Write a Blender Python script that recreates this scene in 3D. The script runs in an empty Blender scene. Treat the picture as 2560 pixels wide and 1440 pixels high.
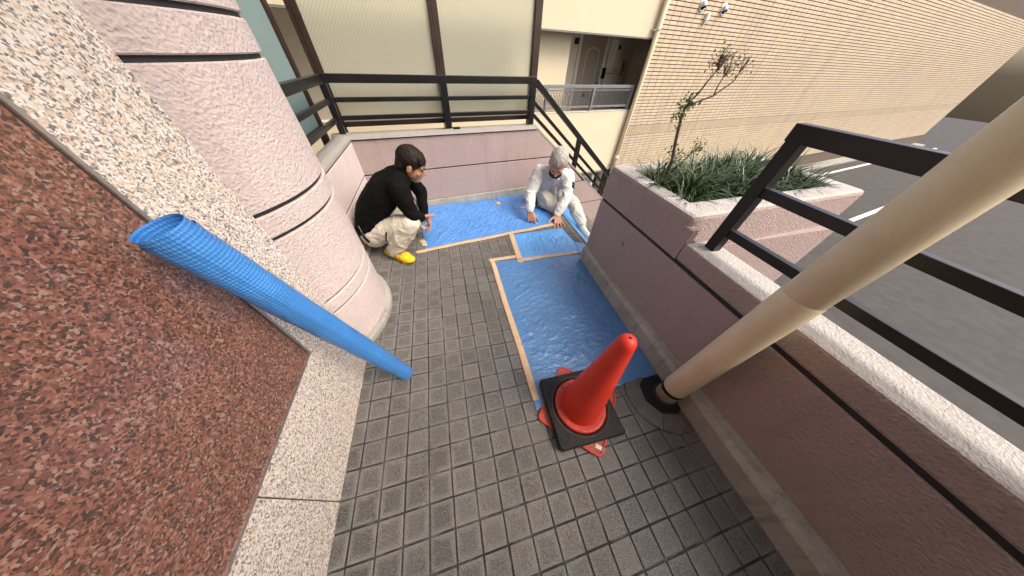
import bpy, bmesh, math, random
from mathutils import Vector, Matrix, noise, Euler
R = math.radians
random.seed(7)
S = bpy.context.scene
COL = S.collection

# ------------------------------------------------------------------ camera
CAMLOC = Vector((0.7455, -0.3171, 1.4593))
cam_d = bpy.data.cameras.new('camera'); cam = bpy.data.objects.new('camera', cam_d); COL.objects.link(cam)
cam_d.sensor_width = 36.0; cam_d.sensor_fit = 'HORIZONTAL'; cam_d.lens = 574.69 / 2560 * 36
cam_d.clip_start = 0.02; cam_d.clip_end = 300
right = Vector((0.96752346, -0.25006597, 0.03695087)); down = Vector((-0.15505332, -0.70254179, -0.69454553)); fwd = Vector((0.19964173, 0.66625974, -0.71849922))
cam.matrix_world = Matrix(((right.x, -down.x, -fwd.x, CAMLOC.x), (right.y, -down.y, -fwd.y, CAMLOC.y), (right.z, -down.z, -fwd.z, CAMLOC.z), (0, 0, 0, 1)))
S.camera = cam

# ------------------------------------------------------------------ sky and sun
SUN_EL, SUN_AZ = R(50), R(-38)            # azimuth measured from +X towards +Y
w = bpy.data.worlds.new('World'); S.world = w; w.use_nodes = True
nt = w.node_tree; bg = nt.nodes['Background']
sky = nt.nodes.new('ShaderNodeTexSky'); sky.sky_type = 'NISHITA'; sky.sun_disc = False
sky.sun_elevation = SUN_EL; sky.sun_rotation = R(90) - SUN_AZ
sky.air_density = 0.8; sky.dust_density = 5.0; sky.ozone_density = 0.6
nt.links.new(sky.outputs[0], bg.inputs[0]); bg.inputs[1].default_value = 0.15
sd = bpy.data.lights.new('sun', 'SUN'); sun = bpy.data.objects.new('sun', sd); COL.objects.link(sun)
sd.energy = 1.2; sd.angle = R(28); sd.color = (1.0, 0.94, 0.84)
sv = Vector((math.cos(SUN_EL) * math.cos(SUN_AZ), math.cos(SUN_EL) * math.sin(SUN_AZ), math.sin(SUN_EL)))
sun.rotation_euler = (-sv).to_track_quat('-Z', 'Y').to_euler(); sun.location = sv * 30
vs = S.view_settings; vs.view_transform = 'Standard'; vs.look = 'None'; vs.gamma = 1.0; vs.use_curve_mapping = False; vs.exposure = 0.95; vs.use_white_balance = True; vs.white_balance_temperature = 6900; vs.white_balance_tint = 11
S.render.engine = 'CYCLES'
S.cycles.max_bounces = 6; S.cycles.diffuse_bounces = 4; S.cycles.glossy_bounces = 3; S.cycles.transmission_bounces = 4

# ------------------------------------------------------------------ materials
MATS = {}
class NG:
    def __init__(s, name):
        s.m = bpy.data.materials.new(name); s.m.use_nodes = True; s.t = s.m.node_tree; s.N = s.t.nodes; s.L = s.t.links
        s.b = s.N['Principled BSDF']; MATS[name] = s.m
    def n(s, typ, **k):
        o = s.N.new(typ)
        for a, v in k.items():
            if a.startswith('i_'): o.inputs[a[2:].replace('_', ' ')].default_value = v
            else: setattr(o, a, v)
        return o
    def l(s, a, b): s.L.new(a, b)
    def pos(s): return s.n('ShaderNodeNewGeometry').outputs['Position']
    def obj(s): return s.n('ShaderNodeTexCoord').outputs['Object']
    def noise(s, vec, scale, detail=4, rough=0.55, dist=0.0):
        o = s.n('ShaderNodeTexNoise'); o.inputs['Scale'].default_value = scale; o.inputs['Detail'].default_value = detail
        o.inputs['Roughness'].default_value = rough; o.inputs['Distortion'].default_value = dist; s.l(vec, o.inputs['Vector']); return o.outputs['Fac']
    def voro(s, vec, scale, feature='F1', rnd=1.0):
        o = s.n('ShaderNodeTexVoronoi'); o.feature = feature; o.inputs['Scale'].default_value = scale; o.inputs['Randomness'].default_value = rnd
        s.l(vec, o.inputs['Vector']); return o
    def ramp(s, fac, stops, interp='LINEAR'):
        o = s.n('ShaderNodeValToRGB'); o.color_ramp.interpolation = interp; e = o.color_ramp.elements
        while len(e) < len(stops): e.new(0.5)
        for x, (p, c) in zip(e, stops):
            x.position = p; x.color = (c if len(c) == 4 else (*c, 1)) if not isinstance(c, (int, float)) else (c, c, c, 1)
        s.l(fac, o.inputs['Fac']); return o.outputs['Color']
    def mix(s, fac, a, b, blend='MIX'):
        o = s.n('ShaderNodeMix', data_type='RGBA', blend_type=blend)
        for v, i in ((fac, 0), (a, 6), (b, 7)):
            if isinstance(v, bpy.types.NodeSocket): s.l(v, o.inputs[i])
            elif i == 0: o.inputs[0].default_value = v
            else: o.inputs[i].default_value = (*v, 1) if len(v) == 3 else v
        return o.outputs[2]
    def math(s, op, a, b=None, c=None, clamp=False):
        o = s.n('ShaderNodeMath', operation=op); o.use_clamp = clamp
        for i, v in enumerate((a, b, c)):
            if v is None: continue
            if isinstance(v, bpy.types.NodeSocket): s.l(v, o.inputs[i])
            else: o.inputs[i].default_value = v
        return o.outputs[0]
    def xyz(s, vec):
        o = s.n('ShaderNodeSeparateXYZ'); s.l(vec, o.inputs[0]); return o.outputs
    def bump(s, h, strength=0.5, dist=0.005, prev=None):
        o = s.n('ShaderNodeBump'); o.inputs['Strength'].default_value = strength; o.inputs['Distance'].default_value = dist; s.l(h, o.inputs['Height'])
        if prev is not None: s.l(prev, o.inputs['Normal'])
        return o.outputs[0]
    def out(s, col=None, rough=None, normal=None, metal=None, spec=None, **k):
        for key, v in (('Base Color', col), ('Roughness', rough), ('Normal', normal), ('Metallic', metal), ('Specular IOR Level', spec)):
            if v is None: continue
            if isinstance(v, bpy.types.NodeSocket): s.l(v, s.b.inputs[key])
            elif key == 'Base Color': s.b.inputs[key].default_value = (*v, 1)
            else: s.b.inputs[key].default_value = v
        for key, v in k.items(): s.b.inputs[key.replace('_', ' ')].default_value = v
        return s.m

def simple(name, col, rough=0.6, metal=0.0, var=0.12, nscale=14, bstr=0.15, bscale=200, bdist=0.002, spec=0.5):
    g = NG(name); p = g.obj()
    f = g.noise(p, nscale, 5)
    c = g.ramp(f, [(0.3, tuple(x * (1 - var) for x in col)), (0.7, tuple(min(1, x * (1 + var)) for x in col))])
    nrm = g.bump(g.noise(p, bscale, 3), bstr, bdist)
    rr = g.math('MULTIPLY_ADD', f, 0.25, rough - 0.12)
    return g.out(c, rr, nrm, metal, spec)

def stucco(name, col, grain=1.0, bstr=0.9):
    g = NG(name); p = g.pos()
    v = g.voro(p, 105 / grain, 'SMOOTH_F1').outputs['Distance']
    n2 = g.noise(p, 75 / grain, 3, 0.6, 0.8)
    h = g.math('ADD', g.math('MULTIPLY', v, 0.8), n2)
    big = g.noise(p, 1.7, 5, 0.6)
    streak = g.n('ShaderNodeMapping'); streak.inputs['Scale'].default_value = (9, 9, 0.9); g.l(p, streak.inputs[0])
    st = g.noise(streak.outputs[0], 1.0, 5, 0.65)
    c = g.mix(g.ramp(big, [(0.35, 0.0), (0.7, 1.0)]), tuple(x * 0.90 for x in col), col)
    c = g.mix(g.ramp(st, [(0.50, 0.0), (0.75, 0.5)]), c, tuple(x * 0.68 for x in col))
    c = g.mix(g.ramp(h, [(0.45, 0.45), (0.85, 0.0)]), c, tuple(x * 0.62 for x in col))
    return g.out(c, 0.82, g.bump(h, bstr, 0.007 * grain), spec=0.3)

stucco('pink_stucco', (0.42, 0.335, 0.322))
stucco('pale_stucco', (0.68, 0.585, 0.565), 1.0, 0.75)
stucco('skylit_stucco', (0.52, 0.505, 0.495), 0.9)  # paler copy of the wall stucco, sky brightness put into its colour
stucco('grey_stucco', (0.34, 0.325, 0.31), 0.9)

def m_tile():
    g = NG('floor_tile'); p = g.pos(); X, Y, Z = g.xyz(p)
    oi = g.n('ShaderNodeObjectInfo').outputs['Random']; ri = g.n('ShaderNodeNewGeometry').outputs['Random Per Island']
    rnd = g.math('FRACT', g.math('ADD', oi, ri))
    u = g.math('ABSOLUTE', g.math('SUBTRACT', g.math('FRACT', g.math('DIVIDE', X, 0.108)), 0.5))
    v = g.math('ABSOLUTE', g.math('SUBTRACT', g.math('FRACT', g.math('DIVIDE', Y, 0.108)), 0.5))
    wob = g.math('MULTIPLY_ADD', g.noise(p, 22, 4, 0.6), 0.24, -0.12)
    edge = g.math('ADD', g.math('MAXIMUM', u, v), wob)
    ef = g.ramp(edge, [(0.26, 0.0), (0.47, 1.0)])
    wear = g.ramp(g.noise(p, 1.3, 5, 0.6), [(0.38, 0.0), (0.62, 1.0)])
    xf = g.ramp(X, [(0.3, 1.0), (1.0, 0.45)])
    ef = g.math('MULTIPLY', g.math('MULTIPLY', ef, g.math('MULTIPLY_ADD', wear, 0.7, 0.3)), xf)
    base = g.mix(rnd, (0.068, 0.066, 0.062), (0.122, 0.119, 0.112))
    base = g.mix(g.math('MULTIPLY', ef, 0.9), base, (0.26, 0.257, 0.243))
    grain = g.noise(p, 230, 2, 0.75); sp = g.voro(p, 420).outputs['Distance']
    base = g.mix(g.ramp(grain, [(0.46, 0.0), (0.70, 0.75)]), base, (0.25, 0.243, 0.235))
    base = g.mix(g.ramp(grain, [(0.32, 0.7), (0.47, 0.0)]), base, (0.035, 0.032, 0.028))
    st = g.ramp(g.noise(p, 3.2, 6, 0.65, 0.4), [(0.52, 0.0), (0.75, 0.45)])
    base = g.mix(st, base, (0.065, 0.057, 0.048))
    h = g.math('ADD', g.math('MULTIPLY', grain, 0.6), g.math('MULTIPLY', g.noise(p, 140, 3), 0.5))
    return g.out(base, g.math('MULTIPLY_ADD', grain, -0.25, 0.72), g.bump(h, 0.55, 0.0025), spec=0.45)
m_tile()
def m_grout():
    g = NG('grout'); p = g.pos(); f = g.noise(p, 6, 6, 0.65)
    return g.out(g.ramp(f, [(0.36, (0.024, 0.023, 0.022)), (0.50, (0.048, 0.047, 0.045)), (0.64, (0.14, 0.137, 0.13))]), 0.9, g.bump(g.noise(p, 150, 3), 0.5, 0.002))
m_grout()
def m_conc():
    g = NG('concrete'); p = g.pos(); f = g.noise(p, 5, 6, 0.65)
    mp = g.n('ShaderNodeMapping'); mp.inputs['Scale'].default_value = (14, 14, 2.0); g.l(p, mp.inputs[0])
    st = g.noise(mp.outputs[0], 1.5, 5, 0.7)
    c = g.ramp(f, [(0.3, (0.30, 0.295, 0.27)), (0.7, (0.43, 0.42, 0.385))])
    c = g.mix(g.ramp(st, [(0.5, 0.0), (0.72, 0.75)]), c, (0.17, 0.175, 0.15))
    c = g.mix(g.ramp(g.noise(p, 16, 6, 0.75, 2.0), [(0.60, 0.0), (0.70, 0.6)]), c, (0.14, 0.13, 0.11))
    return g.out(c, 0.8, g.bump(g.noise(p, 90, 4), 0.35, 0.003), spec=0.35)
m_conc()
def m_granite(name, cols):
    g = NG(name); p = g.pos()
    wv = g.n('ShaderNodeVectorMath', operation='ADD'); g.l(p, wv.inputs[0])
    ncol = g.n('ShaderNodeTexNoise'); ncol.inputs['Scale'].default_value = 45; ncol.inputs['Detail'].default_value = 2; g.l(p, ncol.inputs['Vector'])
    sc = g.n('ShaderNodeVectorMath', operation='SCALE'); sc.inputs['Scale'].default_value = 0.014; g.l(ncol.outputs['Color'], sc.inputs[0]); g.l(sc.outputs[0], wv.inputs[1])
    vv = g.voro(wv.outputs[0], 190).outputs['Color']
    s = g.n('ShaderNodeSeparateColor'); g.l(vv, s.inputs[0])
    c = g.ramp(s.outputs[0], cols, 'CONSTANT')
    vv2 = g.voro(wv.outputs[0], 300).outputs['Color']; s2 = g.n('ShaderNodeSeparateColor'); g.l(vv2, s2.inputs[0])
    c = g.mix(g.ramp(s2.outputs[1], [(0.0, 0.0), (0.84, 0.8)], 'CONSTANT'), c, cols[0][1])
    c = g.mix(g.math('MULTIPLY', g.noise(p, 260, 3), 0.35), c, cols[-1][1])
    return g.out(c, g.math('MULTIPLY_ADD', g.noise(p, 3, 4), 0.12, 0.10), g.bump(s.outputs[0], 0.03, 0.0005), spec=0.5)
m_granite('granite', [(0.0, (0.07, 0.07, 0.07)), (0.10, (0.30, 0.285, 0.27)), (0.19, (0.70, 0.52, 0.38)), (0.50, (0.78, 0.70, 0.60)), (0.74, (0.84, 0.81, 0.77))])
m_granite('red_granite', [(0.0, (0.03, 0.02, 0.02)), (0.20, (0.16, 0.06, 0.045)), (0.45, (0.25, 0.095, 0.065)), (0.72, (0.33, 0.15, 0.105)), (0.9, (0.38, 0.25, 0.2))])

def m_tarp(name, col, weave, rough):
    g = NG(name); p = g.obj(); X, Y, Z = g.xyz(p)
    k = 2 * math.pi / 0.0150
    wx = g.math('SINE', g.math('MULTIPLY', X, k)); wy = g.math('SINE', g.math('MULTIPLY', Y, k))
    wv = g.math('MAXIMUM', wx, wy); wl = g.math('ADD', wx, wy)
    big = g.noise(p, 4.5, 4, 0.6)
    c = g.mix(g.ramp(big, [(0.3, 0.0), (0.75, 1.0)]), tuple(x * 0.86 for x in col), tuple(min(1, x * 1.14) for x in col))
    c = g.mix(g.ramp(wv, [(0.70, 0.0), (1.0, weave)]), c, tuple(x * 0.45 for x in col))
    mp = g.n('ShaderNodeMapping'); mp.inputs['Scale'].default_value = (26, 55, 1); g.l(p, mp.inputs[0])
    cr = g.noise(mp.outputs[0], 1.0, 4, 0.6, 0.8)
    nrm = g.bump(wl, 0.12 + weave * 0.3, 0.0015)
    nrm = g.bump(cr, 0.7, 0.008, nrm)
    return g.out(c, g.math('MULTIPLY_ADD', big, 0.15, rough), nrm, spec=1.0, Coat_Weight=0.55, Coat_Roughness=0.28)
m_tarp('tarp_bright', (0.060, 0.255, 0.68), 0.30, 0.32)
m_tarp('tarp_light', (0.075, 0.34, 0.78), 0.25, 0.36)
m_tarp('tarp_woven', (0.060, 0.225, 0.52), 0.85, 0.26)
def m_roll():
    g = NG('tarp_roll'); p = g.obj(); X, Y, Z = g.xyz(p); col = (0.055, 0.27, 0.72)
    an = g.math('MULTIPLY', g.math('ARCTAN2', Y, X), 38.0)
    l1 = g.math('SINE', an); l2 = g.math('SINE', g.math('MULTIPLY', Z, 2 * math.pi / 0.009))
    big = g.noise(p, 9, 4, 0.6)
    c = g.mix(g.ramp(big, [(0.3, 0.0), (0.75, 1.0)]), tuple(x * 0.85 for x in col), tuple(x * 1.2 for x in col))
    c = g.mix(g.ramp(g.math('MAXIMUM', l1, l2), [(0.72, 0.0), (1.0, 0.75)]), c, tuple(x * 0.45 for x in col))
    return g.out(c, 0.36, g.bump(g.math('ADD', l1, l2), 0.35, 0.0012), spec=0.6, Coat_Weight=0.1, Coat_Roughness=0.3)
m_roll()
def m_tape():
    g = NG('kraft_tape'); p = g.pos(); f = g.noise(p, 18, 5, 0.6); cr = g.noise(p, 70, 4, 0.7, 1.2)
    c = g.ramp(f, [(0.3, (0.52, 0.37, 0.225)), (0.7, (0.62, 0.46, 0.30))])
    return g.out(c, 0.5, g.bump(cr, 0.45, 0.004), spec=0.4)
m_tape()
simple('black_metal', (0.009, 0.009, 0.010), 0.32, 0.0, 0.2, 8, 0.05, 300, 0.0005, 0.35)
simple('brown_metal', (0.030, 0.015, 0.010), 0.38, 0.0, 0.25, 8, 0.05, 300, 0.0005)
simple('steel', (0.55, 0.56, 0.57), 0.3, 0.9, 0.1)
simple('grey_metal', (0.20, 0.21, 0.22), 0.45, 0.2, 0.12)
simple('sealant', (0.018, 0.019, 0.022), 0.7, 0, 0.3, 40, 0.4, 120, 0.002)
def m_paint(name, col):
    g = NG(name); p = g.pos(); f = g.noise(p, 0.8, 5, 0.6)
    mp = g.n('ShaderNodeMapping'); mp.inputs['Scale'].default_value = (5, 5, 0.5); g.l(p, mp.inputs[0]); st = g.noise(mp.outputs[0], 1, 5, 0.65)
    c = g.ramp(f, [(0.3, tuple(x * 0.94 for x in col)), (0.7, col)])
    c = g.mix(g.ramp(st, [(0.58, 0.0), (0.82, 0.3)]), c, tuple(x * 0.7 for x in col))
    return g.out(c, 0.75, g.bump(g.noise(p, 45, 4, 0.6), 0.4, 0.006), spec=0.3)
m_paint('cream_paint', (0.69, 0.62, 0.46))
m_paint('corridor_paint', (0.74, 0.70, 0.63))
m_paint('door_paint', (0.36, 0.32, 0.26))
def m_brick():
    g = NG('brick_tile'); p = g.pos()
    oi = g.n('ShaderNodeObjectInfo').outputs['Random']; ri = g.n('ShaderNodeNewGeometry').outputs['Random Per Island']
    rnd = g.math('FRACT', g.math('ADD', oi, ri))
    c = g.ramp(rnd, [(0.0, (0.57, 0.475, 0.345)), (0.45, (0.62, 0.525, 0.385)), (0.8, (0.64, 0.545, 0.40)), (0.94, (0.59, 0.48, 0.37)), (0.98, (0.57, 0.53, 0.50))])
    c = g.mix(g.ramp(g.noise(p, 60, 4), [(0.4, 0.25), (0.7, 0.0)]), c, (0.50, 0.40, 0.28))
    mp = g.n('ShaderNodeMapping'); mp.inputs['Scale'].default_value = (3, 3, 0.35); g.l(p, mp.inputs[0])
    c = g.mix(g.ramp(g.noise(mp.outputs[0], 1.0, 6, 0.7), [(0.48, 0.0), (0.75, 0.55)]), c, (0.40, 0.32, 0.23))
    return g.out(c, 0.5, g.bump(g.noise(p, 120, 3), 0.25, 0.002), spec=0.4)
m_brick()
simple('brick_joint', (0.115, 0.088, 0.066), 0.9, 0, 0.2, 9)
def m_glass(name, col, tr):
    g = NG(name); p = g.obj(); X, Y, Z = g.xyz(p); P = 0.027
    a = g.math('ABSOLUTE', g.math('SUBTRACT', g.math('FRACT', g.math('DIVIDE', g.math('ADD', X, g.math('MULTIPLY', Z, 0.75)), P)), 0.5))
    b = g.math('ABSOLUTE', g.math('SUBTRACT', g.math('FRACT', g.math('DIVIDE', g.math('SUBTRACT', X, g.math('MULTIPLY', Z, 0.75)), P)), 0.5))
    e = g.math('MAXIMUM', a, b)
    wire = g.ramp(e, [(0.40, 0.0), (0.47, 0.75)])
    c = g.mix(wire, col, tuple(x * 0.55 for x in col))
    nrm = g.bump(e, 0.35, 0.004); nrm = g.bump(g.noise(p, 260, 3), 0.3, 0.002, nrm)
    g.out(c, 0.42, nrm, spec=0.5, Transmission_Weight=tr, IOR=1.2)
m_glass('wire_glass', (0.78, 0.79, 0.68), 0.68)
m_glass('teal_glass', (0.30, 0.42, 0.43), 0.35)
simple('pipe_plastic', (0.74, 0.645, 0.45), 0.42, 0, 0.14, 7, 0.05, 200, 0.0008)
def m_pipe():
    g = NG('pipe_plastic_worn'); p = g.pos(); f = g.noise(p, 6, 5, 0.6)
    c = g.ramp(f, [(0.3, (0.70, 0.61, 0.43)), (0.7, (0.78, 0.69, 0.50))])
    mp = g.n('ShaderNodeMapping'); mp.inputs['Scale'].default_value = (30, 30, 7); g.l(p, mp.inputs[0])
    c = g.mix(g.ramp(g.noise(mp.outputs[0], 1.0, 6, 0.75, 1.5), [(0.60, 0.0), (0.78, 0.6)]), c, (0.40, 0.31, 0.20))
    c = g.mix(g.ramp(g.noise(p, 38, 6, 0.8, 2.5), [(0.66, 0.0), (0.72, 0.5)]), c, (0.22, 0.17, 0.12))
    return g.out(c, g.math('MULTIPLY_ADD', f, 0.2, 0.36), g.bump(g.noise(p, 90, 3), 0.08, 0.001), spec=0.45)
m_pipe()
simple('black_rubber', (0.014, 0.015, 0.016), 0.55, 0, 0.45, 30, 0.3, 150, 0.002, 0.28)
simple('void_black', (0.005, 0.005, 0.005), 0.9, 0, 0.1)
def m_cone():
    g = NG('red_plastic'); p = g.obj(); f = g.noise(p, 7, 5, 0.6)
    c = g.ramp(f, [(0.3, (0.58, 0.028, 0.014)), (0.7, (0.68, 0.040, 0.018))])
    c = g.mix(g.ramp(g.noise(p, 40, 5, 0.7), [(0.60, 0.0), (0.85, 0.22)]), c, (0.45, 0.20, 0.17))
    sc_f = g.ramp(g.noise(p, 9, 6, 0.75, 1.5), [(0.52, 0.0), (0.70, 0.55)]); c = g.mix(sc_f, c, (0.46, 0.095, 0.065))
    return g.out(c, g.math('MULTIPLY_ADD', f, 0.25, 0.36), g.bump(g.noise(p, 180, 3), 0.12, 0.001), spec=0.4)
m_cone()
simple('dusty_red', (0.40, 0.075, 0.06), 0.55, 0, 0.3, 25, 0.2)
simple('worn_red', (0.50, 0.055, 0.04), 0.5, 0, 0.35, 30, 0.2)
simple('white_label', (0.70, 0.68, 0.62), 0.6)
simple('skin_tan', (0.40, 0.205, 0.125), 0.5, 0, 0.12, 20, 0.1, 300, 0.001)
simple('skin_ruddy', (0.42, 0.225, 0.16), 0.5, 0, 0.14, 20, 0.1, 300, 0.001)
simple('hair_dark', (0.014, 0.009, 0.007), 0.55, 0, 0.35, 30, 0.6, 160, 0.004, 0.18)
simple('hair_white', (0.36, 0.35, 0.335), 0.7, 0, 0.2, 25, 0.7, 160, 0.004)
def m_cloth(name, col, var=0.1, rough=0.85, spec=0.25):
    g = NG(name); p = g.pos(); f = g.noise(p, 6, 5, 0.6)
    c = g.ramp(f, [(0.3, tuple(x * (1 - var) for x in col)), (0.7, tuple(min(1, x * (1 + var)) for x in col))])
    mp = g.n('ShaderNodeMapping'); mp.inputs['Scale'].default_value = (16, 16, 34); mp.inputs['Rotation'].default_value = (0.4, 0.3, 0.2); g.l(p, mp.inputs[0])
    fo = g.noise(mp.outputs[0], 1, 3, 0.5, 1.0)
    nrm = g.bump(g.noise(p, 700, 2), 0.2, 0.001); nrm = g.bump(fo, 0.4, 0.008, nrm)
    return g.out(c, rough, nrm, spec=spec)
m_cloth('black_knit', (0.0055, 0.0057, 0.0062), 0.2, 0.85, 0.08)
m_cloth('beige_cotton', (0.55, 0.515, 0.445))
m_cloth('white_cotton', (0.62, 0.63, 0.62), 0.05)
m_cloth('cream_cotton', (0.56, 0.55, 0.50), 0.06)
simple('croc_yellow', (0.74, 0.47, 0.012), 0.6, 0, 0.08, 10)
simple('mask_black', (0.010, 0.010, 0.011), 0.8)
simple('white_boot', (0.66, 0.65, 0.58), 0.6)
def m_leaf(name, a, b):
    g = NG(name); ri = g.n('ShaderNodeNewGeometry').outputs['Random Per Island']
    c = g.ramp(ri, [(0.0, a), (1.0, b)])
    return g.out(c, 0.42, None, spec=0.5, Subsurface_Weight=0.0)
m_leaf('grass_blade', (0.016, 0.045, 0.014), (0.075, 0.135, 0.045))
m_leaf('shrub_leaf', (0.05, 0.11, 0.03), (0.17, 0.22, 0.075))
m_leaf('dry_leaf', (0.17, 0.11, 0.065), (0.26, 0.19, 0.12))
simple('bark', (0.10, 0.075, 0.055), 0.85, 0, 0.35, 40, 0.8, 120, 0.004)
simple('soil', (0.035, 0.026, 0.019), 0.95, 0, 0.4, 20, 0.8, 60, 0.01)
simple('asphalt', (0.055, 0.054, 0.053), 0.9, 0, 0.3, 4, 0.6, 90, 0.004)
simple('sign_red', (0.50, 0.02, 0.02), 0.5)
simple('sign_white', (0.8, 0.8, 0.8), 0.5)
simple('off_white_plastic', (0.60, 0.58, 0.52), 0.5)
simple('dark_recess', (0.05, 0.045, 0.04), 0.8)
M = MATS

# ------------------------------------------------------------------ object helpers
def tag(o, label=None, cat=None, group=None, kind=None):
    if label: o['label'] = label
    if cat: o['category'] = cat
    if group: o['group'] = group
    if kind: o['kind'] = kind
    return o
def thing(name, label, cat, loc=(0, 0, 0), rz=0.0, group=None, kind=None):
    o = bpy.data.objects.new(name, None); COL.objects.link(o); o.location = loc; o.rotation_euler = (0, 0, rz); o.empty_display_size = 0.1
    return tag(o, label, cat, group, kind)
def link(name, me, mat=None, parent=None, loc=None, rot=None, smooth=False, bevel=0, kind=None):
    if mat is not None and len(me.materials) == 0: me.materials.append(M[mat])
    o = bpy.data.objects.new(name, me); COL.objects.link(o)
    if parent is not None: o.parent = parent
    if loc is not None: o.location = loc
    if rot is not None: o.rotation_euler = rot
    if smooth:
        for p in me.polygons: p.use_smooth = True
    if bevel:
        b = o.modifiers.new('bevel', 'BEVEL'); b.width = bevel; b.segments = 2; b.limit_method = 'ANGLE'; b.angle_limit = R(40)
    if kind: o['kind'] = kind
    return o
class MB:
    def __init__(s): s.v = []; s.f = []
    def box(s, x0, x1, y0, y1, z0, z1):
        i = len(s.v); s.v += [(x0, y0, z0), (x1, y0, z0), (x1, y1, z0), (x0, y1, z0), (x0, y0, z1), (x1, y0, z1), (x1, y1, z1), (x0, y1, z1)]
        s.f += [(i, i + 3, i + 2, i + 1), (i + 4, i + 5, i + 6, i + 7), (i, i + 1, i + 5, i + 4), (i + 1, i + 2, i + 6, i + 5), (i + 2, i + 3, i + 7, i + 6), (i + 3, i, i + 4, i + 7)]
        return s
    def prism(s, poly, fa, fb):
        """poly: list of 2d points; fa, fb map a 2d point to the two end 3d points"""
        n = len(poly); i = len(s.v); s.v += [fa(p) for p in poly] + [fb(p) for p in poly]
        s.f += [tuple(range(i + n - 1, i - 1, -1)), tuple(range(i + n, i + 2 * n))]
        s.f += [(i + k, i + (k + 1) % n, i + n + (k + 1) % n, i + n + k) for k in range(n)]
        return s
    def zprism(s, poly, z0, z1): return s.prism(poly, lambda p: (p[0], p[1], z0), lambda p: (p[0], p[1], z1))
    def yprism(s, poly, y0, y1): return s.prism(poly, lambda p: (p[0], y1, p[1]), lambda p: (p[0], y0, p[1]))
    def tube(s, pts, rad, n=12, cap=True):
        pts = [Vector(p) for p in pts]
        if not isinstance(rad, (list, tuple)): rad = [rad] * len(pts)
        i0 = len(s.v); up = None
        for k, p in enumerate(pts):
            d = (pts[min(k + 1, len(pts) - 1)] - pts[max(k - 1, 0)]).normalized()
            if up is None: up = d.orthogonal().normalized()
            up = (up - d * up.dot(d)).normalized(); sd_ = d.cross(up)
            for j in range(n):
                a = 2 * math.pi * j / n; s.v.append(tuple(p + (up * math.cos(a) + sd_ * math.sin(a)) * rad[k]))
        for k in range(len(pts) - 1):
            for j in range(n): s.f.append((i0 + k * n + j, i0 + k * n + (j + 1) % n, i0 + (k + 1) * n + (j + 1) % n, i0 + (k + 1) * n + j))
        if cap:
            s.f.append(tuple(range(i0 + n - 1, i0 - 1, -1))); e = i0 + (len(pts) - 1) * n; s.f.append(tuple(range(e, e + n)))
        return s
    def lathe(s, prof, n=32, c=(0, 0, 0), cap=True):
        i0 = len(s.v)
        for r_, z_ in prof:
            for j in range(n): a = 2 * math.pi * j / n; s.v.append((c[0] + r_ * math.cos(a), c[1] + r_ * math.sin(a), c[2] + z_))
        for k in range(len(prof) - 1):
            for j in range(n): s.f.append((i0 + k * n + j, i0 + k * n + (j + 1) % n, i0 + (k + 1) * n + (j + 1) % n, i0 + (k + 1) * n + j))
        if cap:
            s.f.append(tuple(range(i0 + n - 1, i0 - 1, -1))); e = i0 + (len(prof) - 1) * n; s.f.append(tuple(range(e, e + n)))
        return s
    def mesh(s, name='mesh'):
        me = bpy.data.meshes.new(name); me.from_pydata(s.v, [], s.f); me.update(); return me
    def build(s, name, mat, parent=None, **k): return link(name, s.mesh(name), mat, parent, **k)
def part(name, mat, parent, *boxes, **k):
    m = MB()
    for b in boxes: m.box(*b)
    return m.build(name, mat, parent, **k)
def clip(poly, a, b, c):
    """keep a*x+b*y<=c"""
    out = []
    for i, p in enumerate(poly):
        q = poly[(i + 1) % len(poly)]; dp = a * p[0] + b * p[1] - c; dq = a * q[0] + b * q[1] - c
        if dp <= 0: out.append(p)
        if dp * dq < 0: t = dp / (dp - dq); out.append((p[0] + (q[0] - p[0]) * t, p[1] + (q[1] - p[1]) * t))
    return out
def area2(p): return 0.5 * sum(p[i][0] * p[(i + 1) % len(p)][1] - p[(i + 1) % len(p)][0] * p[i][1] for i in range(len(p)))
def fz(x, y): return -0.0359 * x - 0.0016 * y
SLOPE = (math.atan(-0.0016), math.atan(0.0359), 0)

def project(P):
    d = Vector(P) - CAMLOC; z = d.dot(fwd)
    return (1280 + 574.69 * d.dot(right) / z, 720 + 574.69 * d.dot(down) / z) if z > 0.05 else None

# ================================================================== SETTING
U = 0.108
# street level and the body of the building the porch belongs to
tag(part('ground', 'asphalt', None, (-60, 60, -60, 60, -2.4, -2.2)), kind='structure')
tag(MB().box(-14, 30, -0.55, -0.06, -2.25, -2.12).build('gutter', 'concrete', None, loc=(4.3174, 6.0493, 0), rot=(0, 0, R(9.3))), kind='structure')
for k_, yy in enumerate((-1.1, -3.9)): tag(MB().box(-14, 30, yy - 0.07, yy + 0.07, -2.2, -2.194).build('road_marking', 'sign_white', None, loc=(4.3174, 6.0493, 0), rot=(0, 0, R(9.3))), kind='structure')
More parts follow.
